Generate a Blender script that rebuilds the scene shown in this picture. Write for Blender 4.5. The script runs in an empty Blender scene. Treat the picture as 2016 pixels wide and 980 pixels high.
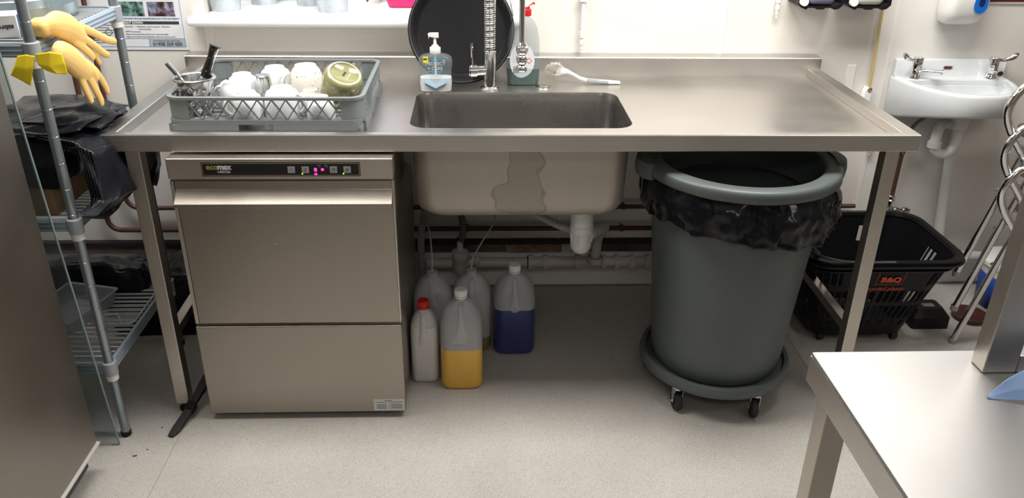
import bpy, math, random
from mathutils import Vector, Matrix, noise
from mathutils.geometry import tessellate_polygon
random.seed(7)
PI = math.pi
S = bpy.context.scene
COL = S.collection

# ---------------------------------------------------------------- camera, world, lights, exposure
CX, CY, CZ, PIT, YAW, ROL, FPX = -0.0991, -2.0864, 1.5867, 0.45692, 0.04326, 0.01403, 1603.7
cp, sp, cy_, sy_ = math.cos(PIT), math.sin(PIT), math.cos(YAW), math.sin(YAW)
fw = Vector((sy_*cp, cy_*cp, -sp)); rt = Vector((cy_, -sy_, 0)); upv = rt.cross(fw)
r2 = math.cos(ROL)*rt + math.sin(ROL)*upv; u2 = -math.sin(ROL)*rt + math.cos(ROL)*upv
cam = bpy.data.cameras.new('camera'); cam.sensor_width = 36; cam.lens = FPX/2016*36; cam.clip_start = 0.02
co = bpy.data.objects.new('camera', cam); COL.objects.link(co)
M = Matrix.Identity(4)
for i in range(3):
    M[i][0] = r2[i]; M[i][1] = u2[i]; M[i][2] = -fw[i]
M[0][3], M[1][3], M[2][3] = CX, CY, CZ
co.matrix_world = M
S.camera = co
S.view_settings.view_transform = 'Standard'; S.view_settings.look = 'None'
S.view_settings.gamma = 1; S.view_settings.use_curve_mapping = False
S.view_settings.exposure = 0.0
W = bpy.data.worlds.new('world'); S.world = W; W.use_nodes = True
W.node_tree.nodes['Background'].inputs[0].default_value = (0.75, 0.87, 1.0, 1)
W.node_tree.nodes['Background'].inputs[1].default_value = 1.6
CEIL = 2.45
LIGHTS = [(-0.95, 0.0, 37), (0.75, 0.0, 43), (-0.1, -2.7, 8), (1.9, -1.6, 7)]   # x, y, watts of the ceiling panels
for x, y, w in LIGHTS:
    L = bpy.data.lights.new('panel_lamp', 'AREA'); L.shape = 'RECTANGLE'; L.size = 1.15; L.size_y = 0.56
    L.energy = w; L.color = (1.0, 0.965, 0.915)
    o = bpy.data.objects.new('panel_lamp', L); o.location = (x, y, CEIL-0.075); COL.objects.link(o)

# ---------------------------------------------------------------- helpers
MATS = {}
def nodes(name):
    m = bpy.data.materials.new(name); m.use_nodes = True
    nt = m.node_tree; b = nt.nodes['Principled BSDF']
    return m, nt, b
def mat(name, col, rough=0.5, metal=0.0, spec=0.5, coat=0.0, emis=None, var=0.0, vscale=20, bump=0.0, bscale=60, alpha=None, trans=0.0, ior=1.45, stretch=None, sss=0.0, rvar=0.0):
    if name in MATS: return MATS[name]
    m, nt, b = nodes(name)
    b.inputs['Base Color'].default_value = (*col, 1); b.inputs['Roughness'].default_value = rough
    b.inputs['Metallic'].default_value = metal; b.inputs['Specular IOR Level'].default_value = spec
    b.inputs['Coat Weight'].default_value = coat; b.inputs['IOR'].default_value = ior
    b.inputs['Transmission Weight'].default_value = trans
    if alpha is not None: b.inputs['Alpha'].default_value = alpha
    if sss: b.inputs['Subsurface Weight'].default_value = sss; b.inputs['Subsurface Radius'].default_value = (.02, .02, .02)
    if emis: b.inputs['Emission Color'].default_value = (*emis[0], 1); b.inputs['Emission Strength'].default_value = emis[1]
    if var or bump or rvar:
        tc = nt.nodes.new('ShaderNodeTexCoord'); mp = nt.nodes.new('ShaderNodeMapping')
        nt.links.new(tc.outputs['Object'], mp.inputs[0])
        if stretch: mp.inputs['Scale'].default_value = stretch
    if var:
        n = nt.nodes.new('ShaderNodeTexNoise'); n.inputs['Scale'].default_value = vscale; n.inputs['Detail'].default_value = 5
        nt.links.new(mp.outputs[0], n.inputs['Vector'])
        r = nt.nodes.new('ShaderNodeValToRGB'); r.color_ramp.elements[0].position = .3; r.color_ramp.elements[1].position = .7
        r.color_ramp.elements[0].color = (*[c*(1-var) for c in col], 1); r.color_ramp.elements[1].color = (*[min(1, c*(1+var)) for c in col], 1)
        nt.links.new(n.outputs['Fac'], r.inputs[0]); nt.links.new(r.outputs[0], b.inputs['Base Color'])
    if rvar:
        n = nt.nodes.new('ShaderNodeTexNoise'); n.inputs['Scale'].default_value = 4; n.inputs['Detail'].default_value = 6
        nt.links.new(mp.outputs[0], n.inputs['Vector'])
        mr = nt.nodes.new('ShaderNodeMapRange'); mr.inputs['From Min'].default_value = .3; mr.inputs['From Max'].default_value = .7
        mr.inputs['To Min'].default_value = max(0, rough-rvar); mr.inputs['To Max'].default_value = rough+rvar
        nt.links.new(n.outputs['Fac'], mr.inputs['Value']); nt.links.new(mr.outputs[0], b.inputs['Roughness'])
    if bump:
        n = nt.nodes.new('ShaderNodeTexNoise'); n.inputs['Scale'].default_value = bscale; n.inputs['Detail'].default_value = 4
        nt.links.new(mp.outputs[0], n.inputs['Vector'])
        bp = nt.nodes.new('ShaderNodeBump'); bp.inputs['Strength'].default_value = bump; bp.inputs['Distance'].default_value = 0.01
        nt.links.new(n.outputs['Fac'], bp.inputs['Height']); nt.links.new(bp.outputs[0], b.inputs['Normal'])
    MATS[name] = m
    return m

def rr(hx, hy, r, n=6, cx=0, cy=0):
    """rounded rectangle, counter-clockwise"""
    pts = []
    for sx, sy, a0 in ((1, 1, 0), (-1, 1, PI/2), (-1, -1, PI), (1, -1, 1.5*PI)):
        for k in range(n+1):
            a = a0 + k/n*PI/2
            pts.append((cx + sx*(hx-r) + r*math.cos(a), cy + sy*(hy-r) + r*math.sin(a)))
    return pts
def circ(r, n=24, cx=0, cy=0, ry=None):
    return [(cx + r*math.cos(2*PI*k/n), cy + (ry or r)*math.sin(2*PI*k/n)) for k in range(n)]

ORG = {}
class MB:
    def __init__(s): s.v = []; s.f = []
    def add(s, v, f, X=None):
        k = len(s.v)
        s.v += [tuple(X @ Vector(p)) for p in v] if X is not None else [tuple(p) for p in v]
        s.f += [tuple(i+k for i in q) for q in f]
        return s
    def box(s, x0, x1, y0, y1, z0, z1, X=None):
        v = [(x, y, z) for z in (z0, z1) for y in (y0, y1) for x in (x0, x1)]
        return s.add(v, [(0,2,3,1),(4,5,7,6),(0,1,5,4),(2,6,7,3),(0,4,6,2),(1,3,7,5)], X)
    def loft(s, rings, cap0=True, cap1=True, X=None, close=True):
        n = len(rings[0]); v = [p for r in rings for p in r]; f = []
        for i in range(len(rings)-1):
            for j in range(n if close else n-1):
                a = i*n+j; b = i*n+(j+1)%n
                f.append((a, b, b+n, a+n))
        if cap0: f.append(tuple(range(n))[::-1])
        if cap1: f.append(tuple(range((len(rings)-1)*n, len(rings)*n)))
        return s.add(v, f, X)
    def lathe(s, prof, c=(0,0,0), n=32, X=None, cap0=False, cap1=False):
        rings = [[(c[0]+r*math.cos(2*PI*k/n), c[1]+r*math.sin(2*PI*k/n), c[2]+z) for k in range(n)] for r, z in prof]
        return s.loft(rings, cap0, cap1, X)
    def cyl(s, a, b, r, n=16, r1=None, cap=True):
        a = Vector(a); b = Vector(b); d = b-a; q = d.to_track_quat('Z', 'Y').to_matrix().to_4x4(); q.translation = a
        return s.lathe([(r, 0), (r if r1 is None else r1, d.length)], n=n, X=q, cap0=cap, cap1=cap)
    def tube(s, pts, r, n=12, rs=None, cap=True, squash=None):
        P = [Vector(p) for p in pts]; rings = []
        t = (P[1]-P[0]).normalized(); u = t.orthogonal().normalized()
        for i, p in enumerate(P):
            if i == 0: t2 = (P[1]-P[0]).normalized()
            elif i == len(P)-1: t2 = (P[-1]-P[-2]).normalized()
            else: t2 = ((P[i+1]-p).normalized()+(p-P[i-1]).normalized()).normalized()
            u = (t.rotation_difference(t2) @ u); t = t2; w = t.cross(u)
            rad = rs[i] if rs else r
            rings.append([p + rad*(math.cos(2*PI*k/n)*u + math.sin(2*PI*k/n)*w) for k in range(n)])
        return s.loft(rings, cap, cap)
    def prism(s, poly, z0, z1, X=None, holes=()):
        k = len(s.v)
        loops = [list(poly)] + [list(h) for h in holes]
        tri = tessellate_polygon([[Vector((p[0], p[1], 0)) for p in l] for l in loops])
        flat = [p for l in loops for p in l]; n = len(flat)
        v = [(p[0], p[1], z0) for p in flat]+[(p[0], p[1], z1) for p in flat]
        f = []
        for t in tri:
            a, b, c = [Vector((*flat[i], 0)) for i in t]
            if (b-a).cross(c-a).z < 0: t = (t[0], t[2], t[1])
            f.append((t[0]+n, t[1]+n, t[2]+n)); f.append((t[2], t[1], t[0]))
        o = 0
        for li, l in enumerate(loops):
            m = len(l)
            ar = sum(l[i][0]*l[(i+1) % m][1]-l[(i+1) % m][0]*l[i][1] for i in range(m))
            fl = (ar < 0) != (li > 0)
            for i in range(m):
                a, b = o+i, o+(i+1) % m
                f.append((a, b, b+n, a+n) if not fl else (b, a, a+n, b+n))
            o += m
        return s.add(v, f, X)
    def ball(s, c, r, n=16, m=8, sc=(1,1,1), X=None):
        rings = []
        for i in range(m+1):
            a = -PI/2 + PI*i/m; rr_ = max(math.cos(a), 1e-3)
            rings.append([(c[0]+r*sc[0]*rr_*math.cos(2*PI*k/n), c[1]+r*sc[1]*rr_*math.sin(2*PI*k/n), c[2]+r*sc[2]*math.sin(a)) for k in range(n)])
        return s.loft(rings, True, True, X)
    def grid(s, fn, nu, nv, skip=None, wrap=False):
        v = [fn(i/nu, j/nv) for j in range(nv+1) for i in range(nu if wrap else nu+1)]
        w = nu if wrap else nu+1; f = []
        for j in range(nv):
            for i in range(nu):
                if skip and skip(i, j): continue
                a = j*w+i; b = j*w+(i+1) % w
                f.append((a, b, b+w, a+w))
        return s.add(v, f)
    def build(s, name, m, parent=None, smooth=35, bevel=0, solid=0, sub=0, remesh=0):
        o3 = ORG.get(parent.name, Vector()) if parent else Vector()
        me = bpy.data.meshes.new(name)
        me.from_pydata([tuple(Vector(p)-o3) for p in s.v], [], s.f); me.update()
        me.materials.append(m)
        if smooth:
            me.polygons.foreach_set('use_smooth', [True]*len(me.polygons)); me.set_sharp_from_angle(angle=math.radians(smooth))
        o = bpy.data.objects.new(name, me); COL.objects.link(o)
        if parent: o.parent = parent; ORG[o.name] = o3
        if remesh:
            q = o.modifiers.new('r', 'REMESH'); q.mode = 'VOXEL'; q.voxel_size = remesh; q.use_smooth_shade = True
            q = o.modifiers.new('sm', 'SMOOTH'); q.factor = .5; q.iterations = 6
        if solid:
            q = o.modifiers.new('s', 'SOLIDIFY'); q.thickness = abs(solid); q.offset = -1 if solid > 0 else 1
        if bevel:
            q = o.modifiers.new('b', 'BEVEL'); q.width = bevel; q.segments = 2; q.limit_method = 'ANGLE'; q.angle_limit = .7
            q.harden_normals = True
        if sub:
            q = o.modifiers.new('u', 'SUBSURF'); q.levels = sub; q.render_levels = sub
        return o
def tag(o, label, cat, group=None, kind=None):
    if label: o['label'] = label
    if cat: o['category'] = cat
    if group: o['group'] = group
    if kind: o['kind'] = kind
    return o
def thing(name, label, cat, loc, group=None):
    o = bpy.data.objects.new(name, None); COL.objects.link(o); o.location = loc; o.empty_display_size = .05
    ORG[o.name] = Vector(loc)
    return tag(o, label, cat, group)
def struct(o): o['kind'] = 'structure'; return o
def dup(root, loc, rot=None, label=None, parent=None):
    r = root.copy(); COL.objects.link(r)
    if parent is None:
        r.location = loc
        if rot: r.rotation_euler = rot
        if label: r['label'] = label
    else: r.parent = parent
    for ch in root.children: dup(ch, None, parent=r)
    return r
def linkcopy(o, parent, dloc, rot=None):
    c = o.copy(); COL.objects.link(c); c.parent = parent; c.location = Vector(o.location)+Vector(dloc)
    if rot: c.rotation_euler = rot
    return c
def text(name, body, size, m, parent, X, ext=0.0002, align='LEFT', bold=0.0, sx=1.0, shear=0.0, label=None):
    cu = bpy.data.curves.new(name, 'FONT'); cu.body = body; cu.size = size; cu.extrude = ext; cu.align_x = align
    cu.offset = bold; cu.shear = shear; cu.resolution_u = 3
    t = bpy.data.objects.new(name, cu); COL.objects.link(t)
    dg = bpy.context.evaluated_depsgraph_get(); dg.update()
    me = bpy.data.meshes.new_from_object(t.evaluated_get(dg)); bpy.data.objects.remove(t)
    o3 = ORG.get(parent.name, Vector()) if parent else Vector()
    Y = Matrix.Translation(-o3) @ X @ Matrix.Diagonal((sx, 1, 1, 1))
    me.transform(Y); me.materials.clear(); me.materials.append(m); me.name = name
    o = bpy.data.objects.new(name, me); COL.objects.link(o)
    if parent: o.parent = parent; ORG[o.name] = o3
    if label: o['label'] = label
    return o
def XF(loc, rx=0, ry=0, rz=0):
    from mathutils import Euler
    return Matrix.Translation(loc) @ Euler((rx, ry, rz)).to_matrix().to_4x4()
def front(loc, rz=0, tilt=0):      # text upright, facing -y
    return XF(loc, PI/2+tilt, 0, rz)
def arc(c, r, a0, a1, n, pl='xz'):
    out = []
    for k in range(n+1):
        a = a0+(a1-a0)*k/n; p = [c[0], c[1], c[2]]
        i, j = {'xz': (0, 2), 'yz': (1, 2), 'xy': (0, 1)}[pl]
        p[i] += r*math.cos(a); p[j] += r*math.sin(a); out.append(tuple(p))
    return out
def smoothpath(P, n=6):
    P = [Vector(p) for p in P]; out = []
    for i in range(len(P)-1):
        a = P[max(i-1, 0)]; b = P[i]; c = P[i+1]; d = P[min(i+2, len(P)-1)]
        for k in range(n):
            t = k/n
            out.append(0.5*((2*b)+(c-a)*t+(2*a-5*b+4*c-d)*t*t+(-a+3*b-3*c+d)*t**3))
    out.append(P[-1]); return out
def fbm(p, s): return noise.noise(Vector(p)*s)

# ---------------------------------------------------------------- materials
def steel_mat(name, col, rough, axis='x', blotch=0.06):
    m, nt, b = nodes(name)
    b.inputs['Metallic'].default_value = 1
    tc = nt.nodes.new('ShaderNodeTexCoord')
    mp = nt.nodes.new('ShaderNodeMapping'); nt.links.new(tc.outputs['Object'], mp.inputs[0])
    mp.inputs['Scale'].default_value = {'x': (3, 260, 260), 'z': (260, 260, 3), 'y': (260, 3, 260)}[axis]
    n = nt.nodes.new('ShaderNodeTexNoise'); n.inputs['Scale'].default_value = 1; n.inputs['Detail'].default_value = 3
    nt.links.new(mp.outputs[0], n.inputs['Vector'])
    n2 = nt.nodes.new('ShaderNodeTexNoise'); n2.inputs['Scale'].default_value = 5; n2.inputs['Detail'].default_value = 6
    nt.links.new(tc.outputs['Object'], n2.inputs['Vector'])
    mr = nt.nodes.new('ShaderNodeMapRange'); mr.inputs['From Min'].default_value = .1; mr.inputs['From Max'].default_value = .9
    mr.inputs['To Min'].default_value = rough-.07; mr.inputs['To Max'].default_value = rough+.09
    nt.links.new(n2.outputs['Fac'], mr.inputs['Value']); nt.links.new(mr.outputs[0], b.inputs['Roughness'])
    ad = nt.nodes.new('ShaderNodeMath'); ad.operation = 'MULTIPLY_ADD'; ad.inputs[1].default_value = .5
    nt.links.new(n.outputs['Fac'], ad.inputs[0]); 
    h = nt.nodes.new('ShaderNodeMath'); h.operation = 'MULTIPLY'; h.inputs[1].default_value = .5
    nt.links.new(n2.outputs['Fac'], h.inputs[0]); nt.links.new(h.outputs[0], ad.inputs[2])
    r = nt.nodes.new('ShaderNodeValToRGB'); r.color_ramp.elements[0].position = .2; r.color_ramp.elements[1].position = .8
    r.color_ramp.elements[0].color = (*[c*(1-blotch) for c in col], 1); r.color_ramp.elements[1].color = (*[min(1, c*(1+blotch)) for c in col], 1)
    nt.links.new(ad.outputs[0], r.inputs[0]); nt.links.new(r.outputs[0], b.inputs['Base Color'])
    bp = nt.nodes.new('ShaderNodeBump'); bp.inputs['Strength'].default_value = .06; bp.inputs['Distance'].default_value = .002
    nt.links.new(n.outputs['Fac'], bp.inputs['Height']); nt.links.new(bp.outputs[0], b.inputs['Normal'])
    MATS[name] = m
    return m
STEEL = steel_mat('brushed steel', (.60, .575, .545), .34)
STEELV = steel_mat('brushed steel upright', (.56, .52, .47), .36, 'z')
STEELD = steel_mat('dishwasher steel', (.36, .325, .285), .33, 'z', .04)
STEELF = steel_mat('fridge steel', (.34, .315, .285), .38, 'y', .04)
CHROME = mat('chrome', (.82, .82, .83), .06, 1)
CHROMED = mat('satin chrome', (.6, .6, .6), .2, 1)
GALV = mat('galvanised zinc', (.50, .55, .59), .33, .85, var=.18, vscale=25)
POST = mat('shelf post zinc', (.30, .345, .365), .32, .7, var=.12, vscale=14)
BEAM = mat('shelf beam grey', (.36, .43, .50), .4, .3)
WIRE = mat('grey epoxy wire', (.45, .48, .5), .45)
COLLAR = mat('grey plastic collar', (.33, .36, .39), .45)
WHITE = mat('white plastic', (.8, .8, .78), .35)
SLEEVE = mat('white sleeve', (.72, .72, .7), .5)
CERAM = mat('white glazed ceramic', (.70, .72, .73), .12, coat=.5)
BASINM = mat('basin ceramic', (.68, .71, .73), .1, coat=.6)
BLACK = mat('black plastic', (.010, .010, .011), .4, spec=.25)
BLACKG = mat('black film', (.016, .017, .02), .28, bump=.5, bscale=14)
BAGM = mat('black bag film', (.010, .011, .014), .2, spec=.28, bump=.3, bscale=22)
RUBBER = mat('black rubber', (.02, .02, .02), .6)
RACKM = mat('grey rack plastic', (.17, .19, .195), .42)
BINM = mat('grey bin plastic', (.085, .102, .100), .42, var=.08, vscale=3, bump=.03, bscale=120)
PIPEW = mat('white waste pipe', (.52, .49, .45), .4)
PIPEB = mat('bright white waste pipe', (.78, .78, .77), .35)
PIPEBR = mat('brown painted pipe', (.085, .035, .025), .45)
HOSEG = mat('grey ribbed hose', (.25, .25, .25), .5)
HOSEW = mat('pale ribbed hose', (.42, .4, .38), .5)
YELLOW = mat('yellow rubber', (.88, .58, .20), .5, var=.05, vscale=12)
YELLOWI = mat('bright yellow rubber lining', (.80, .62, .015), .55)
RED = mat('red cap', (.62, .015, .015), .35)
INK = mat('dark ink', (.03, .03, .035), .5)
INKG = mat('grey ink', (.12, .12, .13), .5)
def clear_mat(name, col, tr, rough=.15, tint=(1, 1, 1)):
    m, nt, b = nodes(name)
    b.inputs['Base Color'].default_value = (*col, 1); b.inputs['Roughness'].default_value = rough
    t = nt.nodes.new('ShaderNodeBsdfTransparent'); t.inputs[0].default_value = (*tint, 1)
    mx = nt.nodes.new('ShaderNodeMixShader'); mx.inputs[0].default_value = tr
    nt.links.new(b.outputs[0], mx.inputs[1]); nt.links.new(t.outputs[0], mx.inputs[2])
    nt.links.new(mx.outputs[0], nt.nodes['Material Output'].inputs[0])
    MATS[name] = m
    return m
HDPE = clear_mat('translucent milky plastic', (.60, .62, .65), .50, .3)
HDPEW = clear_mat('milk jug plastic', (.78, .76, .75), .2, .3)
PET = clear_mat('clear bottle plastic', (.35, .40, .42), .78, .05, (.93, .96, .97))
ACRYL = clear_mat('clear acrylic', (.16, .18, .18), .80, .05, (.88, .92, .92))
ACRYLE = mat('acrylic edge', (.20, .26, .26), .2)
TUBM = clear_mat('frosted tub plastic', (.5, .5, .56), .35, .3)

# wall material
def wall_mat():
    m, nt, b = nodes('white wall cladding')
    tc = nt.nodes.new('ShaderNodeTexCoord')
    n = nt.nodes.new('ShaderNodeTexNoise'); n.inputs['Scale'].default_value = 2.2; n.inputs['Detail'].default_value = 7
    nt.links.new(tc.outputs['Object'], n.inputs['Vector'])
    r = nt.nodes.new('ShaderNodeValToRGB'); r.color_ramp.elements[0].position = .3; r.color_ramp.elements[1].position = .62
    r.color_ramp.elements[0].color = (.72, .69, .64, 1); r.color_ramp.elements[1].color = (.80, .78, .745, 1)
    nt.links.new(n.outputs['Fac'], r.inputs[0]); nt.links.new(r.outputs[0], b.inputs['Base Color'])
    b.inputs['Roughness'].default_value = .32
    return m
WALL = wall_mat()
WALLT = mat('white cladding trim', (.80, .78, .75), .3)
SILLM = mat('white gloss sill', (.84, .85, .85), .2)
def floor_mat():
    m, nt, b = nodes('speckled safety floor')
    tc = nt.nodes.new('ShaderNodeTexCoord')
    n = nt.nodes.new('ShaderNodeTexNoise'); n.inputs['Scale'].default_value = 3.0; n.inputs['Detail'].default_value = 8
    nt.links.new(tc.outputs['Object'], n.inputs['Vector'])
    r = nt.nodes.new('ShaderNodeValToRGB'); r.color_ramp.elements[0].position = .3; r.color_ramp.elements[1].position = .7
    r.color_ramp.elements[0].color = (.385, .365, .335, 1); r.color_ramp.elements[1].color = (.455, .435, .405, 1)
    nt.links.new(n.outputs['Fac'], r.inputs[0])
    prev = r.outputs[0]
    for sc, lo, hi, c in ((210, .0, .12, (.13, .12, .11)), (330, .0, .13, (.70, .69, .66)), (150, .0, .07, (.20, .17, .14))):
        v = nt.nodes.new('ShaderNodeTexVoronoi'); v.inputs['Scale'].default_value = sc; v.inputs['Randomness'].default_value = 1
        nt.links.new(tc.outputs['Object'], v.inputs['Vector'])
        q = nt.nodes.new('ShaderNodeMapRange'); q.inputs['From Min'].default_value = hi; q.inputs['From Max'].default_value = hi+.16
        q.inputs['To Min'].default_value = .8; q.inputs['To Max'].default_value = 0
        nt.links.new(v.outputs['Distance'], q.inputs['Value'])
        mx = nt.nodes.new('ShaderNodeMix'); mx.data_type = 'RGBA'
        nt.links.new(q.outputs[0], mx.inputs[0]); nt.links.new(prev, mx.inputs[6]); mx.inputs[7].default_value = (*c, 1)
        prev = mx.outputs[2]
    nt.links.new(prev, b.inputs['Base Color'])
    b.inputs['Roughness'].default_value = .42
    n3 = nt.nodes.new('ShaderNodeTexNoise'); n3.inputs['Scale'].default_value = 300
    nt.links.new(tc.outputs['Object'], n3.inputs['Vector'])
    bp = nt.nodes.new('ShaderNodeBump'); bp.inputs['Strength'].default_value = .25; bp.inputs['Distance'].default_value = .002
    nt.links.new(n3.outputs['Fac'], bp.inputs['Height']); nt.links.new(bp.outputs[0], b.inputs['Normal'])
    return m
FLOOR = floor_mat()

# ---------------------------------------------------------------- room shell
WY = 0.80                                        # face of the wall behind the sink
XL, XR, YF = -2.3, 2.6, -3.6
WX0, WX1, WZ0, WZ1, WR = -1.035, 0.02, 1.045, 2.05, 1.10   # window opening
struct(MB().box(XL-.1, XR+.1, YF-.1, WY+.1, -.1, 0).build('floor', FLOOR))
CEILM = mat('ceiling tile white', (.6, .59, .56), .8)
struct(MB().box(XL-.1, XR+.1, YF-.1, WR+.1, CEIL, CEIL+.1).build('ceiling', CEILM))
mb = MB()
mb.box(XL-.1, WX0, WY, WR, 0, CEIL); mb.box(WX1, XR+.1, WY, WR, 0, CEIL)
mb.box(WX0, WX1, WY, WR, 0, WZ0); mb.box(WX0, WX1, WY, WR, WZ1, CEIL)
struct(mb.build('wall_back', WALL))
OTHER = mat('grey beige wall paint', (.19, .17, .15), .7)
struct(MB().box(XL-.1, XL, YF, WY, 0, CEIL).build('wall_left', OTHER))
struct(MB().box(XR, XR+.1, YF, WY, 0, CEIL).build('wall_right', OTHER))
struct(MB().box(XL-.1, XR+.1, YF-.1, YF, 0, CEIL).build('wall_front', OTHER))
w = struct(MB().prism([(WX0, WZ0), (WX1, WZ0), (WX1, WZ1), (WX0, WZ1)], -.02, .02, X=XF((0, WR, 0), PI/2),
    holes=[[(WX0+.05, WZ0+.05), (WX0+.5, WZ0+.05), (WX0+.5, WZ1-.05), (WX0+.05, WZ1-.05)], [(WX0+.55, WZ0+.05), (WX1-.05, WZ0+.05), (WX1-.05, WZ1-.05), (WX0+.55, WZ1-.05)]]).build('window_1', SILLM))
for a, b in ((WX0+.05, WX0+.5), (WX0+.55, WX1-.05)):
    MB().box(a, b, WR-.004, WR+.004, WZ0+.05, WZ1-.05).build('pane', clear_mat('window glass', (.5, .55, .6), .9, .05), w)
# sill: slab in the reveal with a bull-nosed front
prof = [(WR-.02, 1.045), (WR-.02, 1.066), (.745, 1.066)]+[(.735+.0155*math.cos(a), 1.0505+.0155*math.sin(a)) for a in [PI/2+k*PI/8 for k in range(9)]]+[(.745, 1.035), (WY, 1.035)]
mb = MB(); n = len(prof)
mb.loft([[(x, p[0], p[1]) for p in prof] for x in (-1.07, .045)])
# keep the nosing ears in front of the wall only
sl = MB()
sl.box(WX0+.002, WX1-.002, WY-.01, WR-.02, 1.046, 1.066)
nose = [(WY-.002, 1.034), (WY-.002, 1.066)]+[(.745+.016*math.cos(a), 1.05+.016*math.sin(a)) for a in [PI/2+k*PI/10 for k in range(11)]]
sl.loft([[(x, p[0], p[1]) for p in nose] for x in (-1.075, .045)])
struct(sl.build('trim_1', SILLM, bevel=.003))
# cover strips of the wall cladding
for i, (a, b, z0, z1) in enumerate(((-1.045, -1.015, .03, 1.034), (.742, .765, .93, CEIL), (1.362, 1.378, .2, CEIL), (-.5, -.48, .2, .85), (1.232, 1.262, .2, .9), (.2, .215, .2, .9))):
    struct(MB().box(a, b, WY-.003, WY+.001, z0, z1).build('trim_%d' % (i+2), WALLT, bevel=.001))
# rusty timber rail low on the wall
RAILM = mat('stained rail', (.10, .085, .07), .7, var=.5, vscale=9)
RAILR = mat('rusty patch rail', (.24, .17, .11), .7, var=.45, vscale=30)
struct(MB().box(-1.9, .0, WY-.022, WY, .165, .20).box(.26, 1.0, WY-.022, WY, .165, .20).build('trim_9', RAILM, bevel=.002))
struct(MB().box(.0, .22, WY-.023, WY, .163, .198).build('trim_10', RAILR, bevel=.002))
struct(MB().box(-1.9, 1.0, WY-.028, WY, .20, .214).build('trim_11', mat('dark rail cap', (.02, .017, .016), .6)))
struct(MB().box(XL, XR, WY-.006, WY+.001, 0, .006).build('baseboard_back', mat('seal strip', (.2, .2, .2), .5)))
# weld seams of the vinyl floor
SEAM = mat('floor weld seam', (.30, .285, .26), .6)
def seam(p, q, k):
    p, q = Vector((*p, 0)), Vector((*q, 0)); d = (q-p).normalized().cross(Vector((0, 0, 1)))*.0012
    struct(MB().add([p-d, q-d, q+d, p+d, p-d+Vector((0,0,.0006)), q-d+Vector((0,0,.0006)), q+d+Vector((0,0,.0006)), p+d+Vector((0,0,.0006))], [(0,1,2,3),(4,7,6,5),(0,4,5,1),(1,5,6,2),(2,6,7,3),(3,7,4,0)]).build('trim_%d' % k, SEAM, smooth=0))
seam((-1.00, -3.4), (-1.00, .7), 12); seam((1.02, -3.4), (1.02, .7), 13)
# ceiling light panels
for i, (x, y, w_) in enumerate(LIGHTS):
    t = thing('ceiling_light', ['white fluorescent ceiling panel above left drainer', 'white fluorescent ceiling panel above right drainer', 'white fluorescent ceiling panel behind the viewer', 'white fluorescent ceiling panel above the prep table'][i], 'light', (x, y, CEIL-.06))
    MB().prism(rr(.62, .31, .01, 2, x, y), CEIL-.06, CEIL, holes=[rr(.59, .28, .01, 2, x, y)]).build('frame', WHITE, t)
    MB().box(x-.59, x+.59, y-.28, y+.28, CEIL-.05, CEIL-.04).build('diffuser', mat('lit diffuser', (.9, .9, .9), .5, emis=((1, .97, .92), 3.0)), t)

# ---------------------------------------------------------------- stainless sink table
TW, TD, TZ, SZ = 1.105, .742, .90, .875            # half width, depth, lip height, work surface height
st = thing('sink_table', 'long stainless steel sink table with drainers on both sides, standing against the white wall', 'sink table', (0, .37, 0))
BX, BY, BHX, BHY = .022, .325, .322, .19           # bowl centre and half sizes
hole = rr(BHX, BHY, .055, 8, BX, BY)
ix, iy0, iy1 = TW-.047, .052, TD
mb = MB()
mb.prism([(-ix, .024), (ix, .024), (ix, iy1), (-ix, iy1)], SZ-.0015, SZ, holes=[hole])
mb.build('worktop', STEEL, st, smooth=0)
# raised rim: outer border folded down to the apron, inner lip sloping to the surface
def frame_ring(pts):
    return [pts]
mb = MB()
def rect(hx, y0, y1, z): return [(-hx, y1, z), (-hx, y0, z), (hx, y0, z), (hx, y1, z)]
mb.loft([rect(TW-.03, .03, TD-.004, .854), rect(TW-.0015, .0015, TD, .852), rect(TW, 0, TD, .854), rect(TW, 0, TD, TZ-.003), rect(TW-.002, .002, TD, TZ), rect(ix+.005, iy0-.030, TD-.002, TZ), rect(ix+.002, iy0-.027, TD-.003, TZ-.002),
         rect(ix, iy0-.026, TD-.004, SZ+.0005)], False, False, close=False)
mb.build('rim', STEEL, st, smooth=25)
mb = MB()                                            # upstand with its folded top
mb.loft([[(x, y, z) for y, z in ((TD-.006, SZ), (TD-.006, .936), (TD-.004, .939), (WY-.004, .939), (WY-.004, .93), (TD-.001, .93), (TD-.001, SZ))] for x in (-TW, TW)])
mb.build('upstand', STEEL, st, smooth=20)
mb = MB()                                            # bowl: pressed shell with soft bottom corners
def bowl(off, sgn=1):
    R = []
    for k, (ins, z, r) in enumerate([(0, SZ-.0008, .055), (.002, SZ-.008, .055), (.006, SZ-.03, .055), (.010, .70, .056), (.013, .64, .058), (.020, .615, .062), (.035, .597, .07), (.06, .587, .08), (.09, .585, .08)]):
        R.append([(x, y, z-(off if k > 1 else 0)) for x, y in rr(BHX-ins+off, BHY-ins+off, r, 8, BX, BY)])
    return R
mb.loft(bowl(0), False, True)
mb.build('bowl_inside', steel_mat('bowl steel', (.42, .405, .39), .27, 'z', .015), st, smooth=50)
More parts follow.
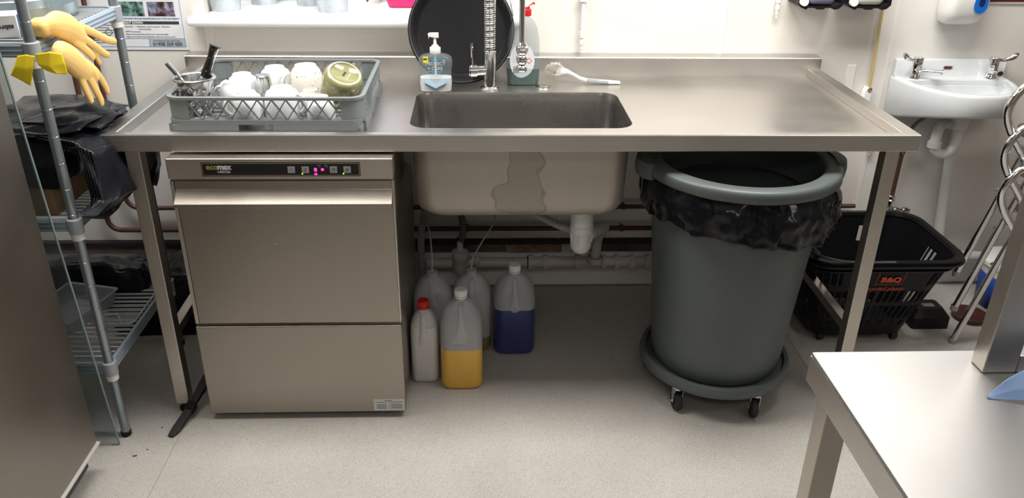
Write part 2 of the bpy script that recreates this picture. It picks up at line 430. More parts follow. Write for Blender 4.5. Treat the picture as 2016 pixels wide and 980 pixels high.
def bowlmat():
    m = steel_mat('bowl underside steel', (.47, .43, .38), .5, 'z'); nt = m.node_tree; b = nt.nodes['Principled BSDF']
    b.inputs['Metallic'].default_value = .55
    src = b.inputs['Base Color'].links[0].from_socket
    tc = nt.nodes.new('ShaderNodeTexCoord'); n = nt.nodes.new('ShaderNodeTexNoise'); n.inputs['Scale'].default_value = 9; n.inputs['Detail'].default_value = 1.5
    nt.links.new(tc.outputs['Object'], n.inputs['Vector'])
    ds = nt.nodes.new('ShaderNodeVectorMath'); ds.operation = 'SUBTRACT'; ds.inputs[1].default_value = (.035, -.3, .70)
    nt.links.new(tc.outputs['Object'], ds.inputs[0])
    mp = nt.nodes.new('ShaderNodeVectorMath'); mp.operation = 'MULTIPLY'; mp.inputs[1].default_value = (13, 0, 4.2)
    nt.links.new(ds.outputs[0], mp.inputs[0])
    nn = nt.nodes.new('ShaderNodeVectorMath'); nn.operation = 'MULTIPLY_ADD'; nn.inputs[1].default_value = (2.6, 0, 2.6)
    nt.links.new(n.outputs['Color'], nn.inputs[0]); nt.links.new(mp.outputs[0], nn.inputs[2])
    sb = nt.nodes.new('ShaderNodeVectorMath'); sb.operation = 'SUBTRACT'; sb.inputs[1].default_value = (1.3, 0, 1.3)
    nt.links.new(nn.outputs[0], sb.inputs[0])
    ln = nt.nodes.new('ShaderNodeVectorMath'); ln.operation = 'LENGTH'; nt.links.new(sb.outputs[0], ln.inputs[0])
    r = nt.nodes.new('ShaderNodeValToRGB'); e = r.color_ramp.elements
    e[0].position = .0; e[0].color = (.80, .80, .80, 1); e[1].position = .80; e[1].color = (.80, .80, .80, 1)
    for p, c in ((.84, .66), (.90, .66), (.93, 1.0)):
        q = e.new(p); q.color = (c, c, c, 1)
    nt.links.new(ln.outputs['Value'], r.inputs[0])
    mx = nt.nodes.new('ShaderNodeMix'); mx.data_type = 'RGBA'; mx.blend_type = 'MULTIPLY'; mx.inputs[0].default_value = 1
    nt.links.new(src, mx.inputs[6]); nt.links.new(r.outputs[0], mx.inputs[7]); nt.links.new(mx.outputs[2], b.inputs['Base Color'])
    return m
mb = MB(); R = bowl(.004)
mb.loft(R[1:], False, True)
mb.build('bowl_underside', bowlmat(), st, smooth=50)
legs = []
for x in (-1.022, 1.038):
    for y in (.022, .68):
        l = MB().box(x-.02, x+.02, y-.02, y+.02, .03, .855).build('leg', STEELV, st, bevel=.003)
        MB().cyl((x, y, .0), (x, y, .008), .019).cyl((x, y, .008), (x, y, .035), .012).build('foot', BLACK, l)
for x in (-1.022, 1.038):
    MB().box(x-.015, x+.015, .042, .66, .255, .285).build('side_rail', STEELV, st, bevel=.002)
MB().box(-1.0, 1.02, .665, .695, .84, .872).build('rear_rail', STEELV, st, bevel=.002)
MB().lathe([(0, .0045), (.016, .0045), (.018, .003), (.0185, 0)], (.114, .585, SZ), 24).lathe([(.019, 0), (.0195, .002), (.026, .002), (.027, 0)], (.114, .585, SZ), 24).build('tap_hole_cap', CHROMED, st)

# ---------------------------------------------------------------- dishwasher
dwx0, dwx1, dy = -.925, -.331, -.036
dw = thing('dishwasher', 'stainless steel undercounter dishwasher with black control strip under the left drainer', 'dishwasher', (-.628, .25, 0))
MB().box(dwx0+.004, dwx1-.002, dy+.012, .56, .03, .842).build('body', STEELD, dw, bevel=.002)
MB().box(dwx0+.03, dwx1-.03, dy+.06, .53, .0, .03).build('plinth', BLACK, dw)
MB().box(dwx0, dwx1, dy, dy+.05, .787, .846).build('control_panel', STEELV, dw, bevel=.004)
BRASS = mat('panel outline', (.45, .36, .2), .4, .5)
fx = front
def plate(name, x0, x1, z0, z1, y, d, m, parent, r=.003):
    return MB().prism(rr((x1-x0)/2, (z1-z0)/2, r, 3, (x0+x1)/2, (z0+z1)/2), 0, d, X=XF((0, y, 0), PI/2)).build(name, m, parent)
dp = plate('display', -.834, -.417, .797, .836, dy, .0008, mat('black glossy strip', (.012, .012, .014), .25), dw)
o = plate('outline', -.832, -.419, .799, .834, dy-.0008, .0002, BRASS, dp); plate('inlay', -.8305, -.4205, .8005, .8325, dy-.0010, .0002, MATS['black glossy strip'], dp)
ty = dy-.0013
LET = mat('white print', (.75, .75, .75), .5); LETG = mat('gold print', (.42, .33, .12), .5)
text('lettering', 'eco', .021, LETG, dp, fx((-.821, ty, .8165)), bold=.0005)
text('lettering', 'max', .021, LET, dp, fx((-.7915, ty, .8165)), bold=.0009)
text('lettering', 'by', .007, LET, dp, fx((-.793, ty, .8075)))
plate('badge', -.786, -.759, .8062, .8127, dy-.0012, .0003, LET, dp, .0015)
text('lettering', 'HOBART', .0062, INK, dp, fx((-.7845, ty-.0004, .8073)), bold=.0002)
KEY = mat('grey key', (.36, .36, .36), .45)
for x, s in ((-.5985, '1'), (-.5615, '2'), (-.4875, ''), (-.4515, '')):
    k = plate('key', x-.0095, x+.0095, .8065, .8245, dy-.0012, .001, KEY, dp, .001)
    if s: text('lettering', s, .012, INK, k, fx((x-.003, dy-.0024, .8115)))
kx = -.4875
MB().prism([(kx-.004, .819), (kx+.004, .819), (kx+.004, .816), (kx+.001, .812), (kx-.001, .812), (kx-.004, .816)], 0, .0003, X=XF((0, dy-.0022, 0), PI/2), holes=[[(kx-.003, .818), (kx+.003, .818), (kx+.003, .8163), (kx+.0005, .813), (kx-.0005, .813), (kx-.003, .8163)]]).build('symbol', INK, dp)
kx = -.4515
MB().prism([(kx+.003, .8225), (kx-.003, .8155), (kx-.0002, .8155), (kx-.0025, .8085), (kx+.0035, .8165), (kx+.0005, .8165)], 0, .0003, X=XF((0, dy-.0022, 0), PI/2)).build('symbol', INK, dp)
for x, z in ((-.5705, .8045), (-.462, .8045)):
    MB().cyl((x, dy-.0011, z), (x, dy-.002, z), .0019).build('green_lamp', mat('lit green led', (.1, .6, .05), .4, emis=((.35, 1, .05), 2.2)), dp)
LEDR = mat('lit magenta led', (.8, .02, .2), .4, emis=((1, .03, .30), 2.6))
for x, z, h in ((-.535, .8175, .0028), (-.535, .8125, .0018), (-.535, .8035, .0026), (-.5165, .816, .0033)):
    plate('red_lamp', x-.0036, x+.0036, z-h, z+h, dy-.0011, .0008, LEDR, dp, .0008)
text('lettering', '\u00b0C', .0085, KEY, dp, fx((-.5295, ty, .823))); text('lettering', '\u00b0C', .0085, KEY, dp, fx((-.5115, ty, .823)))
# door with a folded grip along its top
DY = dy+.004
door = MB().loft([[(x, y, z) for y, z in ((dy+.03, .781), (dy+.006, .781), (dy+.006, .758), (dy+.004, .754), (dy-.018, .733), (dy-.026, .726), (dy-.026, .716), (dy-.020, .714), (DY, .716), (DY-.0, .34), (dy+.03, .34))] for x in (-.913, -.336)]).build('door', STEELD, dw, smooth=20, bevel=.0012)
MB().box(dwx0+.001, -.914, dy+.004, dy+.03, .34, .782).build('door_frame', STEELV, dw); MB().box(-.3355, dwx1, dy+.004, dy+.03, .34, .782).build('door_frame', STEELV, dw)
MB().box(dwx0+.002, dwx1-.002, dy+.014, dy+.03, .333, .79).build('door_gap', BLACK, dw)
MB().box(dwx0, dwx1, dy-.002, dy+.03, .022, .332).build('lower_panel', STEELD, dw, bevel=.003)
PAP = mat('white sticker', (.62, .63, .62), .5)
lb = plate('rating_plate', -.428, -.335, .026, .068, dy-.002, .0005, PAP, dw, .001)
for a, b, z in [(-.424, -.388, .0565), (-.378, -.34, .0570)]+[(-.420, -.390, .048-.0048*k) for k in range(4)]+[(-.376, -.341, .049-.0048*k) for k in range(4)]:
    plate('print_line', a, b, z, z+.0018, dy-.0025, .0003, INKG, lb, .0004)
plate('print_line', -.3815, -.3807, .028, .060, dy-.0025, .0003, INKG, lb, .0002)
plate('print_line', -.394, -.372, .0625, .0645, dy-.0025, .0003, INK, lb, .0006)
MB().ball((-.664, DY, .595), .0018).build('white_fleck', mat('bright fleck', (.9, .9, .9), .2), door)  # tiny near-white ball set on the door face

# ---------------------------------------------------------------- dish rack
RX0, RX1, RY0, RY1 = -.955, -.420, .11, .565
rcx, rcy, rhx, rhy = (RX0+RX1)/2, (RY0+RY1)/2, (RX1-RX0)/2, (RY1-RY0)/2
rk = thing('dish_rack', 'grey plastic dishwasher rack with lattice sides, full of upturned cups', 'dish rack', (rcx, rcy, SZ))
ZB, ZT = .905, .970
def ringwall(z0, z1, o, t, r=.04):
    return [rr(rhx+o, rhy+o, r, 5, rcx, rcy), rr(rhx+o-t, rhy+o-t, r-t*.6, 5, rcx, rcy)]
a, b = ringwall(0, 0, .003, .008)
mb = MB(); mb.prism(a, SZ+.018, ZB+.001, holes=[b])
def segs(x0, x1, y0, y1): mb.box(x0, x1, y0, y1, SZ+.0005, SZ+.018)
t = .008
for s0, s1 in ((0, .27), (.27, .62)): pass
segs(RX0+.01, RX0+.19, RY0-.003, RY0+.005); segs(RX0+.285, RX1-.02, RY0-.003, RY0+.005)
segs(RX0+.01, RX0+.19, RY1-.005, RY1+.003); segs(RX0+.285, RX1-.01, RY1-.005, RY1+.003)
for x in (RX0-.003, RX1-.005):
    segs(x, x+.008, RY0+.01, RY0+.10); segs(x, x+.008, RY0+.33, RY1-.01)
mb.box(RX1+.001, RX1+.006, RY0+.01, RY0+.13, SZ+.0005, ZB-.004)
mb.build('base_band', RACKM, rk, bevel=.0015)
a, b = ringwall(0, 0, .004, .013)
MB().prism(a, ZT-.009, ZT, holes=[b]).build('top_rim', RACKM, rk, bevel=.002)
for sx in (-1, 1):
    for sy in (-1, 1):
        arcp = []
        R0 = .04
        outer = [(sx*(rhx-R0+R0*math.cos(k*PI/10)), sy*(rhy-R0+R0*math.sin(k*PI/10))) for k in range(6)]
        inner = [(sx*(rhx-R0+(R0-.006)*math.cos(k*PI/10)), sy*(rhy-R0+(R0-.006)*math.sin(k*PI/10))) for k in range(6)]
        poly = [(sx*rhx, sy*(rhy-.06))]+outer+[(sx*(rhx-.06), sy*rhy), (sx*(rhx-.06), sy*(rhy-.006))]+inner[::-1]+[(sx*(rhx-.006), sy*(rhy-.06))]
        poly = [(rcx+p[0], rcy+p[1]) for p in poly]
        if sx*sy < 0: poly = poly[::-1]
        MB().prism(poly, ZB, ZT-.008).build('corner_post', RACKM, rk)
P = .0365; nb = 11
def bars(p0, p1, nrm, count):
    p0 = Vector(p0); p1 = Vector(p1); d = (p1-p0)/count; nn = Vector(nrm)
    first = {}
    for s in (0, 1):
        for k in range(count):
            a = p0+d*(k+s)+Vector((0, 0, ZT-.008)); b = p0+d*(k+1-s)+Vector((0, 0, ZB))
            if s in first:
                linkcopy(first[s], rk, d*k)
            else:
                dd = (b-a).normalized(); w = dd.cross(nn).normalized()*.0016; q = nn*.003; of = nn*(.0022 if s else -.0008)
                v = [a-w-q+of, a+w-q+of, a+w+q+of, a-w+q+of, b-w-q+of, b+w-q+of, b+w+q+of, b-w+q+of]
                first[s] = MB().add(v, [(0,1,2,3),(4,7,6,5),(0,4,5,1),(1,5,6,2),(2,6,7,3),(3,7,4,0)]).build('lattice_bar', RACKM, rk, smooth=0)
bars((RX0+.055, RY0+.004, 0), (RX1-.055, RY0+.004, 0), (0, 1, 0), nb)
bars((RX0+.055, RY1-.004, 0), (RX1-.055, RY1-.004, 0), (0, 1, 0), nb)
bars((RX0+.004, RY0+.055, 0), (RX0+.004, RY1-.055, 0), (1, 0, 0), 9)
bars((RX1-.004, RY0+.055, 0), (RX1-.004, RY1-.055, 0), (1, 0, 0), 9)
mb = MB()
for k in range(1, 14):
    x = RX0+k*(RX1-RX0)/14; mb.box(x-.002, x+.002, RY0+.004, RY1-.004, SZ+.018, SZ+.022)
for k in range(1, 12):
    y = RY0+k*(RY1-RY0)/12; mb.box(RX0+.004, RX1-.004, y-.002, y+.002, SZ+.018, SZ+.0215)
tag(mb.build('floor_grid', RACKM, rk, smooth=0), None, None, kind='stuff')
RB = SZ+.022                                           # level things in the rack stand on

# cutlery cylinder with holes
cc = thing('cutlery_cylinder', 'perforated stainless steel cutlery cylinder standing in the left corner of the rack', 'cutlery holder', (-.893, .19, RB))
ccx, ccy, ch = -.893, .19, .108
NU, NV = 80, 27
def hole_(i, j):
    for row, jj in enumerate((4, 9, 14, 19)):
        if jj <= j <= jj+2:
            k = (i+(5 if row % 2 else 0)) % 10
            if j == jj+1: return k in (3, 4, 5, 6)
            return k in (4, 5)
    return False
MB().grid(lambda u, v: (ccx+(.038+.012*v)*math.cos(2*PI*u), ccy+(.038+.012*v)*math.sin(2*PI*u), RB+v*ch), NU, NV, hole_, True).build('body', CHROMED, cc, solid=.001)
MB().lathe([(.049, ch), (.055, ch+.001), (.058, ch-.001), (.0585, ch-.004), (.056, ch-.003)], (ccx, ccy, RB), 40).build('rim', CHROMED, cc)
MB().lathe([(0, .001), (.038, .001)], (ccx, ccy, RB), 32).build('base', CHROMED, cc)
# spoon / handle and knife
sp_ = thing('serving_spoon', 'stainless handle leaning left out of the cutlery cylinder', 'spoon', (-.90, .19, RB+.004))
MB().tube(smoothpath([(-.875, .185, RB+.006), (-.90, .187, .955), (-.937, .19, 1.01), (-.962, .192, 1.043)]), .005, 10, rs=[.004]*7+[.005]*5+[.0075]*6+[.007]).build('handle', CHROMED, sp_)
kn = thing('kitchen_knife', 'black riveted knife handle sticking up out of the cutlery cylinder', 'knife', (-.875, .20, RB+.004))
hp = smoothpath([(-.868, .207, 1.0), (-.858, .208, 1.025), (-.846, .209, 1.055), (-.838, .21, 1.075), (-.828, .21, 1.087)], 5)
R = []
for i, p in enumerate(hp):
    tt = i/(len(hp)-1); wv = .0105+.0025*math.sin(tt*PI*2+1.2)+.003*(tt > .9)
    R.append([(p.x+wv*math.cos(a)*.97, p.y+.0075*math.sin(a), p.z-wv*math.cos(a)*.4) for a in [2*PI*k/14 for k in range(14)]])
h = MB().loft(R).build('handle', mat('black gloss handle', (.012, .012, .012), .2), kn)
for i in (4, 10, 16):
    p = hp[i]; MB().cyl((p.x, p.y-.0072, p.z), (p.x, p.y-.0088, p.z), .0022, 10).build('rivet', CHROMED, h)
MB().tube([(hp[3].x+.011, .2065, hp[3].z), (hp[10].x+.0115, .2065, hp[10].z-.003), (hp[-3].x+.0115, .2065, hp[-3].z-.004)], .0014, 6).build('tang', CHROME, h)
MB().loft([[(-.878, .207, .905), (-.885, .2075, .905), (-.885, .208, .905)], [(-.860, .207, 1.0), (-.878, .2075, 1.0), (-.878, .209, 1.0)]]).build('blade', CHROMED, kn)

# cups
def cup(name, label, x, y, r, h, m, rot, z=RB, group='upturned cups in the rack', tilt=(0, 0), foot=.55, top=None, straight=False):
    t = thing(name, label, 'cup', (0, 0, 0), group)
    if straight: pr = [(0, h), (foot*r, h), (foot*r+.001, h+.002), (foot*r+.004, h+.002), (r*.90, h-.004), (r*.97, h-.014), (r, h*.6), (r, .01), (r*.98, 0), (r*.93, 0), (r*.92, h*.5), (0, h*.85)]
    else: pr = [(0, h-.002), (foot*r-.004, h-.002), (foot*r-.003, h+.001), (foot*r+.001, h+.001), (foot*r+.002, h-.003), (r*.80, h*.87), (r*.93, h*.68), (r*.985, h*.42), (r, .006), (r*.98, 0), (r*.95, 0), (r*.93, h*.4), (r*.7, h*.82), (0, h*.9)]
    b = MB().lathe(pr, (0, 0, 0), 36).build('body', m, t, smooth=60)
    hr = h*.30
    pts = [(r*.93, 0, h*.80)]+[(r*.92+hr*.95*math.cos(a), 0, h*.48+hr*1.05*math.sin(a)) for a in [PI/2-.25-k*(PI-.5)/9 for k in range(10)]]+[(r*.95, 0, h*.15)]
    MB().tube(pts, .0055, 8).build('handle', m, t, smooth=60)
    t.location = (x, y, z); t.rotation_euler = (tilt[0], tilt[1], rot)
    ORG[t.name] = Vector((x, y, z))
    return t
cup('coffee_cup', 'white upturned cup in the back row beside the cutlery cylinder', -.800, .325, .047, .083, CERAM, 3.6)
cup('coffee_cup', 'white upturned cup in the back row behind the small steel beaker', -.722, .405, .050, .085, CERAM, -.9)
cup('coffee_cup', 'white upturned cup in the middle row nearest the cutlery cylinder', -.800, .245, .048, .080, CERAM, 2.9)
cup('coffee_cup', 'low white upturned cup in the front row left of centre, right behind the lattice', -.748, .165, .044, .073, CERAM, 3.5)
cup('coffee_cup', 'wide white upturned cup in the front row at the middle of the rack', -.655, .185, .052, .081, CERAM, -.3)
cup('coffee_cup', 'small white upturned cup under the green mug, right front of the rack', -.545, .160, .040, .062, CERAM, 2.6)
spk, nt, b = nodes('speckled glaze'); MATS['spk'] = spk
tc = nt.nodes.new('ShaderNodeTexCoord'); v = nt.nodes.new('ShaderNodeTexNoise'); v.inputs['Scale'].default_value = 120; v.inputs['Detail'].default_value = 2
nt.links.new(tc.outputs['Object'], v.inputs['Vector'])
r = nt.nodes.new('ShaderNodeValToRGB'); r.color_ramp.elements[0].position = .66; r.color_ramp.elements[0].color = (.78, .75, .68, 1); r.color_ramp.elements[1].position = .69; r.color_ramp.elements[1].color = (.22, .17, .12, 1)
nt.links.new(v.outputs['Fac'], r.inputs[0]); nt.links.new(r.outputs[0], b.inputs['Base Color']); b.inputs['Roughness'].default_value = .2
cup('coffee_mug', 'cream speckled upturned mug just left of the green mug', -.622, .375, .051, .098, spk, -2.7, group=None, foot=.6)
sm = cup('coffee_cup', 'dark rimmed small cup lying between the wide cup and the green mug', -.585, .235, .036, .06, mat('cream glaze', (.6, .55, .47), .2), 1.9, group=None)
GRN = mat('sage green glaze', (.25, .25, .115), .13, coat=.4, var=.15, vscale=6)
GRNL = mat('pale unglazed ring', (.62, .57, .42), .4)
gm = thing('coffee_mug', 'large sage green mug resting upside down and tilted on top of the cups', 'cup', (0, 0, 0))
gr, gh = .056, .088
MB().lathe([(0, gh-.003), (gr*.72, gh-.003), (gr*.76, gh+.0005), (gr*.84, gh-.001), (gr*.95, gh-.007), (gr, gh-.02), (gr*1.01, gh*.4), (gr*1.0, .004), (gr*.97, 0), (gr*.92, .002), (gr*.90, gh*.5), (gr*.8, gh*.85), (0, gh*.9)], (0, 0, 0), 44).build('body', GRN, gm, smooth=60)
MB().lathe([(gr*.73, gh-.002), (gr*.75, gh+.0012), (gr*.79, gh+.0012), (gr*.84, gh-.0008)], (0, 0, 0), 44).build('base_ring', GRNL, gm)
MB().tube([(gr*.97, 0, gh*.85)]+[(gr*.95+.027*math.cos(a), 0, gh*.48+.03*math.sin(a)) for a in [PI/2-.2-k*(PI-.4)/8 for k in range(9)]]+[(gr*.97, 0, .008)], .007, 8).build('handle', GRN, gm, smooth=60)
MB().prism(rr(.010, .003, .0015, 2), gh-.0031, gh-.0025).build('mark', INK, gm)
text('lettering', 'OvenSafe', .008, GRNL, gm, XF((-.018, -.016, gh-.0029)))
gm.location = (-.508, .262, .934)
qn = Vector((.30, -.44, .85)).normalized()
gm.rotation_euler = (Vector((0, 0, 1)).rotation_difference(qn).to_matrix() @ Matrix.Rotation(1.3, 3, 'Z')).to_euler()
sb_ = thing('steel_beaker', 'small plain stainless steel beaker upside down among the cups', 'beaker', (-.733, .300, .935))
MB().lathe([(0, .049), (.019, .049), (.0215, .047), (.0225, .04), (.0235, 0), (.022, 0), (.020, .045), (0, .046)], (-.733, .300, .935), 28).build('body', CHROMED, sb_)

# ---------------------------------------------------------------- tap with spring hose
tp = thing('mixer_tap', 'chrome spring-neck mixer tap behind the sink bowl with side lever and hanging spray', 'tap', (-.066, .56, SZ))
tx, tyy = -.066, .56
MB().lathe([(0, 0), (.030, 0), (.030, .004), (.026, .008), (.022, .009)], (tx, tyy, SZ), 32).build('base_flange', CHROME, tp)
MB().lathe([(.0205, .006), (.0205, .118), (.022, .12), (.022, .126), (.019, .128), (0, .128)], (tx, tyy, SZ), 32).build('column', CHROME, tp)
b = MB().cyl((tx, tyy, SZ+.062), (tx-.045, tyy-.004, SZ+.060), .017, 24).cyl((tx-.042, tyy-.004, SZ+.060), (tx-.063, tyy-.006, SZ+.0595), .021, 24).cyl((tx-.063, tyy-.006, SZ+.0595), (tx-.066, tyy-.006, SZ+.0595), .018, 24).cyl((tx-.030, tyy-.003, SZ+.061), (tx-.033, tyy-.003, SZ+.061), .0185, 24).build('lever_body', CHROME, tp)
MB().tube([(tx-.055, tyy-.006, SZ+.078), (tx-.057, tyy-.010, SZ+.11), (tx-.058, tyy-.014, SZ+.152)], .0042, 10, rs=[.0035, .0042, .0048]).build('lever', CHROME, b)
MB().tube([(tx, tyy, SZ+.12), (tx, tyy, 1.45)]+[(tx+.005*k, tyy-.016*k, 1.45+.1*math.sin(k/7*PI)) for k in range(1, 7)]+[(.028, .455, 1.42), (.030, .45, 1.25)], .0125, 16).build('hose_core', mat('pale core hose', (.35, .35, .36), .4, .3), tp)
hel = []
for k in range(int(62*14)+1):
    a = 2*PI*k/14; hel.append((tx+.0185*math.cos(a), tyy+.0185*math.sin(a), SZ+.128+.0066*k/14))
MB().tube(hel, .0021, 6, cap=False).build('spring', CHROME, tp, smooth=60)
sx_, sy0 = .033, .452
MB().cyl((sx_-.002, sy0, 1.26), (sx_, sy0, 1.046), .0085, 16).build('spray_rod', CHROMED, tp)
MB().lathe([(0, 0), (.010, 0), (.0165, .004), (.018, .010), (.0165, .018), (.011, .022), (.0125, .026), (.0175, .032), (.0185, .045), (.015, .051), (.012, .054), (.018, .060), (.0195, .068), (.0195, .078), (.014, .082), (.0155, .086), (.012, .092), (0, .094)], (sx_+.001, sy0, .957), 28).build('spray_nozzle', CHROME, tp, smooth=50)

# ---------------------------------------------------------------- things behind the bowl
def lofted(profile, cx, cy, n=5):
    """profile rows: (z, hx, hy, r, dy)"""
    return [[(x, y, z) for x, y in rr(hx, hy, min(r, hx-.0005, hy-.0005), n, cx, cy+dy)] for z, hx, hy, r, dy in profile]
sb = thing('soap_bottle', 'clear pump bottle of white hand wash standing left of the tap', 'soap bottle', (-.240, .535, SZ))
sx0, sy_ = -.240, .535
def soapprof(s, z0=0, z1=.118):
    rows = [(.0005, .045, .024, .018, 0), (.003, .050, .028, .02, 0), (.025, .0525, .029, .02, 0), (.045, .0515, .028, .02, 0), (.062, .050, .027, .02, 0), (.08, .053, .028, .02, 0), (.098, .0545, .028, .02, 0), (.108, .052, .027, .02, 0), (.115, .044, .025, .02, 0), (.119, .032, .022, .02, 0), (.122, .018, .018, .0175, 0), (.124, .0155, .0155, .015, 0)]
    return [(SZ+z, hx-s, hy-s, r, d) for z, hx, hy, r, d in rows if z0 <= z <= z1]
MB().loft(lofted(soapprof(0, 0, .2), sx0, sy_), True, True).build('bottle', PET, sb, smooth=60)
MB().loft(lofted([(a+(.001 if i == 0 else 0), b_, c, d, e) for i, (a, b_, c, d, e) in enumerate(soapprof(.0015, 0, .061))], sx0, sy_), True, True).build('liquid', mat('white soap', (.80, .80, .80), .4), sb, smooth=60)
MB().lathe([(.0165, .121), (.0175, .123), (.0175, .138), (.0165, .140), (.012, .141), (.010, .147), (0, .147)], (sx0, sy_, SZ), 24).build('collar', WHITE, sb)
MB().cyl((sx0, sy_, SZ+.03), (sx0, sy_, SZ+.12), .0035, 10).build('dip_tube', WHITE, sb)
MB().cyl((sx0, sy_, SZ+.147), (sx0, sy_, SZ+.172), .0055, 12, .0045).loft([[(sx0+a, sy_+b, SZ+z) for a, b, z in q] for q in (
    [(.012, -.007, .170), (.012, .007, .170), (.012, .007, .185), (.012, -.007, .185)], [(-.010, -.007, .172), (-.010, .007, .172), (-.010, .007, .185), (-.010, -.007, .185)], [(-.018, -.006, .174), (-.018, .006, .174), (-.018, .006, .184), (-.018, -.006, .184)], [(-.019, -.005, .165), (-.019, .005, .165), (-.022, .005, .182), (-.022, -.005, .182)])]).build('pump_head', WHITE, sb, smooth=50, bevel=.001)
LBG = mat('soap label grey', (.42, .45, .48), .5); LBB = mat('label blue', (.12, .42, .70), .5); LBY = mat('label yellow', (.85, .75, .02), .5)
fyy = sy_-.0292
text('lettering', 'PROTECT', .0145, LBG, sb, fx((sx0-.0305, fyy, SZ+.089)), bold=.0004, sx=1.0)
text('lettering', '+ CARE', .0145, LBG, sb, fx((sx0-.0245, fyy, SZ+.074)), bold=.0004)
text('lettering', 'ANTIBACTERIAL', .0066, LBB, sb, fx((sx0-.025, fyy, SZ+.0665)))
text('lettering', 'HAND WASH', .0055, LBB, sb, fx((sx0-.016, fyy, SZ+.0605)))
text('lettering', 'VITAMIN E', .0085, LBG, sb, fx((sx0-.019, fyy-.001, SZ+.050)))
plate('sticker', sx0-.038, sx0-.022, SZ+.096, SZ+.116, fyy+.001, .0004, LBY, sb, .001)
text('lettering', '80%', .0075, INK, sb, fx((sx0-.037, fyy, SZ+.106)), bold=.0003)
MB().prism([(sx0-.032, SZ+.047), (sx0-.022, SZ+.047), (sx0, SZ+.028), (sx0+.022, SZ+.047), (sx0+.034, SZ+.047), (sx0+.034, SZ+.030), (sx0, SZ+.011), (sx0-.034, SZ+.030)], 0, .0003, X=XF((0, fyy-.0006, 0), PI/2)).build('label_arrow', mat('label pale blue', (.45, .66, .82), .5), sb)
MB().prism([(sx0-.034, SZ+.032), (sx0, SZ+.0145), (sx0+.034, SZ+.032), (sx0+.034, SZ+.027), (sx0, SZ+.009), (sx0-.034, SZ+.027)], 0, .0003, X=XF((0, fyy-.001, 0), PI/2)).build('label_stripe', INKG, sb)
MB().prism([(sx0-.002, SZ+.122-.01), (sx0+.004, SZ+.112), (sx0+.008, SZ+.104), (sx0+.001, SZ+.098), (sx0-.006, SZ+.104)], 0, .0003, X=XF((0, fyy+.001, 0), PI/2)).build('label_drop', LBB, sb)
MB().prism(circ(.006, 14, sx0+.028, SZ+.104, .003), 0, .0003, X=XF((0, fyy+.001, 0), PI/2)).build('label_mark', LBB, sb)

# round black tray leaning on the sill
tr = thing('serving_tray', 'round black rubber-lined tray leaning against the windowsill behind the tap', 'tray', (-.155, .60, SZ))
TR = .175
X = XF((-.158, .583+.012, SZ+.004), -.0) @ Matrix.Rotation(PI/2-.33, 4, 'X') @ Matrix.Translation((0, TR, 0))
MB().lathe([(0, 0), (TR*.80, 0), (TR*.845, .002), (TR*.90, .018), (TR*.985, .021), (TR, .018), (TR*.985, .015), (TR*.93, .012), (TR*.87, -.004), (0, -.005)], n=72, X=X).build('body', mat('black tray', (.009, .009, .010), .5, spec=.2, bump=.1, bscale=300), tr, smooth=50)
MB().lathe([(TR*.955, .0205), (TR*.965, .0215), (TR*.975, .0208)], n=72, X=X).build('rim_line', mat('grey edge', (.05, .05, .05), .4), tr)

# green washing-up liquid
gb = thing('dish_soap_bottle', 'clear bottle of dark green washing up liquid with red cap right of the tray', 'soap bottle', (.047, .625, SZ))
gx, gy = .047, .625
def gprof(s, lo, hi):
    rows = [(.0005, .047, .024, .02), (.004, .053, .028, .022), (.03, .055, .029, .022), (.055, .0565, .029, .022), (.08, .055, .028, .022), (.105, .053, .027, .022), (.13, .053, .026, .022), (.16, .050, .025, .022), (.185, .044, .022, .02), (.203, .036, .019, .018), (.215, .026, .016, .015), (.221, .017, .0145, .014), (.226, .0145, .0145, .014)]
    return [(SZ+z, hx-s, hy-s, r, 0) for z, hx, hy, r in rows if lo <= z <= hi]
MB().loft(lofted(gprof(0, 0, 1), gx, gy)).build('bottle', PET, gb, smooth=60)
MB().loft([[(x, y, z+(.0015 if i == 0 else 0)) for x, y, z in r_] for i, r_ in enumerate(lofted(gprof(.0016, 0, .056), gx, gy))]).build('liquid', mat('dark green liquid', (.004, .05, .03), .15), gb, smooth=60)
MB().lathe([(.0155, .224), (.0165, .227), (.016, .243), (.013, .246), (.006, .247), (.006, .251), (0, .251)], (gx+.008, gy, SZ), 20).loft([[(gx+.008+a, gy+b, SZ+z) for a, b, z in q] for q in ([(.006, -.006, .246), (.006, .006, .246), (.010, .006, .249), (.010, -.006, .249)], [(.006, -.009, .254), (.006, .009, .254), (.009, .009, .256), (.009, -.009, .256)], [(.022, -.008, .262), (.022, .008, .262), (.022, .008, .267), (.022, -.008, .267)], [(.026, -.004, .259), (.026, .004, .259), (.027, .004, .264), (.027, -.004, .264)])]).build('cap', RED, gb, smooth=40)
lx, lz = gx-.008, SZ+.083
lab = MB().prism([(lx+a*.044, lz+b*.056) for a, b in [(math.cos(2*PI*k/28)*(1 if math.cos(2*PI*k/28) > 0 else .86), math.sin(2*PI*k/28)) for k in range(28)]], 0, .0004, X=XF((0, gy-.0285, 0), PI/2)).build('label', mat('white label', (.66, .68, .70), .5), gb)
for k in range(7): plate('print_line', lx-.030, lx-.006, lz+.034-k*.0065, lz+.0355-k*.0065, gy-.0289, .0002, LBG, lab, .0003)
for k in range(9): plate('barcode_bar', lx-.026+k*.0018, lx-.0252+k*.0018, lz-.042, lz-.018, gy-.0289, .0002, INK, lab, .0002)
MB().prism([(lx+.026, lz+.010), (lx+.036, lz), (lx+.026, lz-.010), (lx+.016, lz)], 0, .0003, X=XF((0, gy-.0289, 0), PI/2), holes=[[(lx+.026, lz+.0075), (lx+.0335, lz), (lx+.026, lz-.0075), (lx+.0185, lz)]]).build('hazard_diamond', RED, lab)

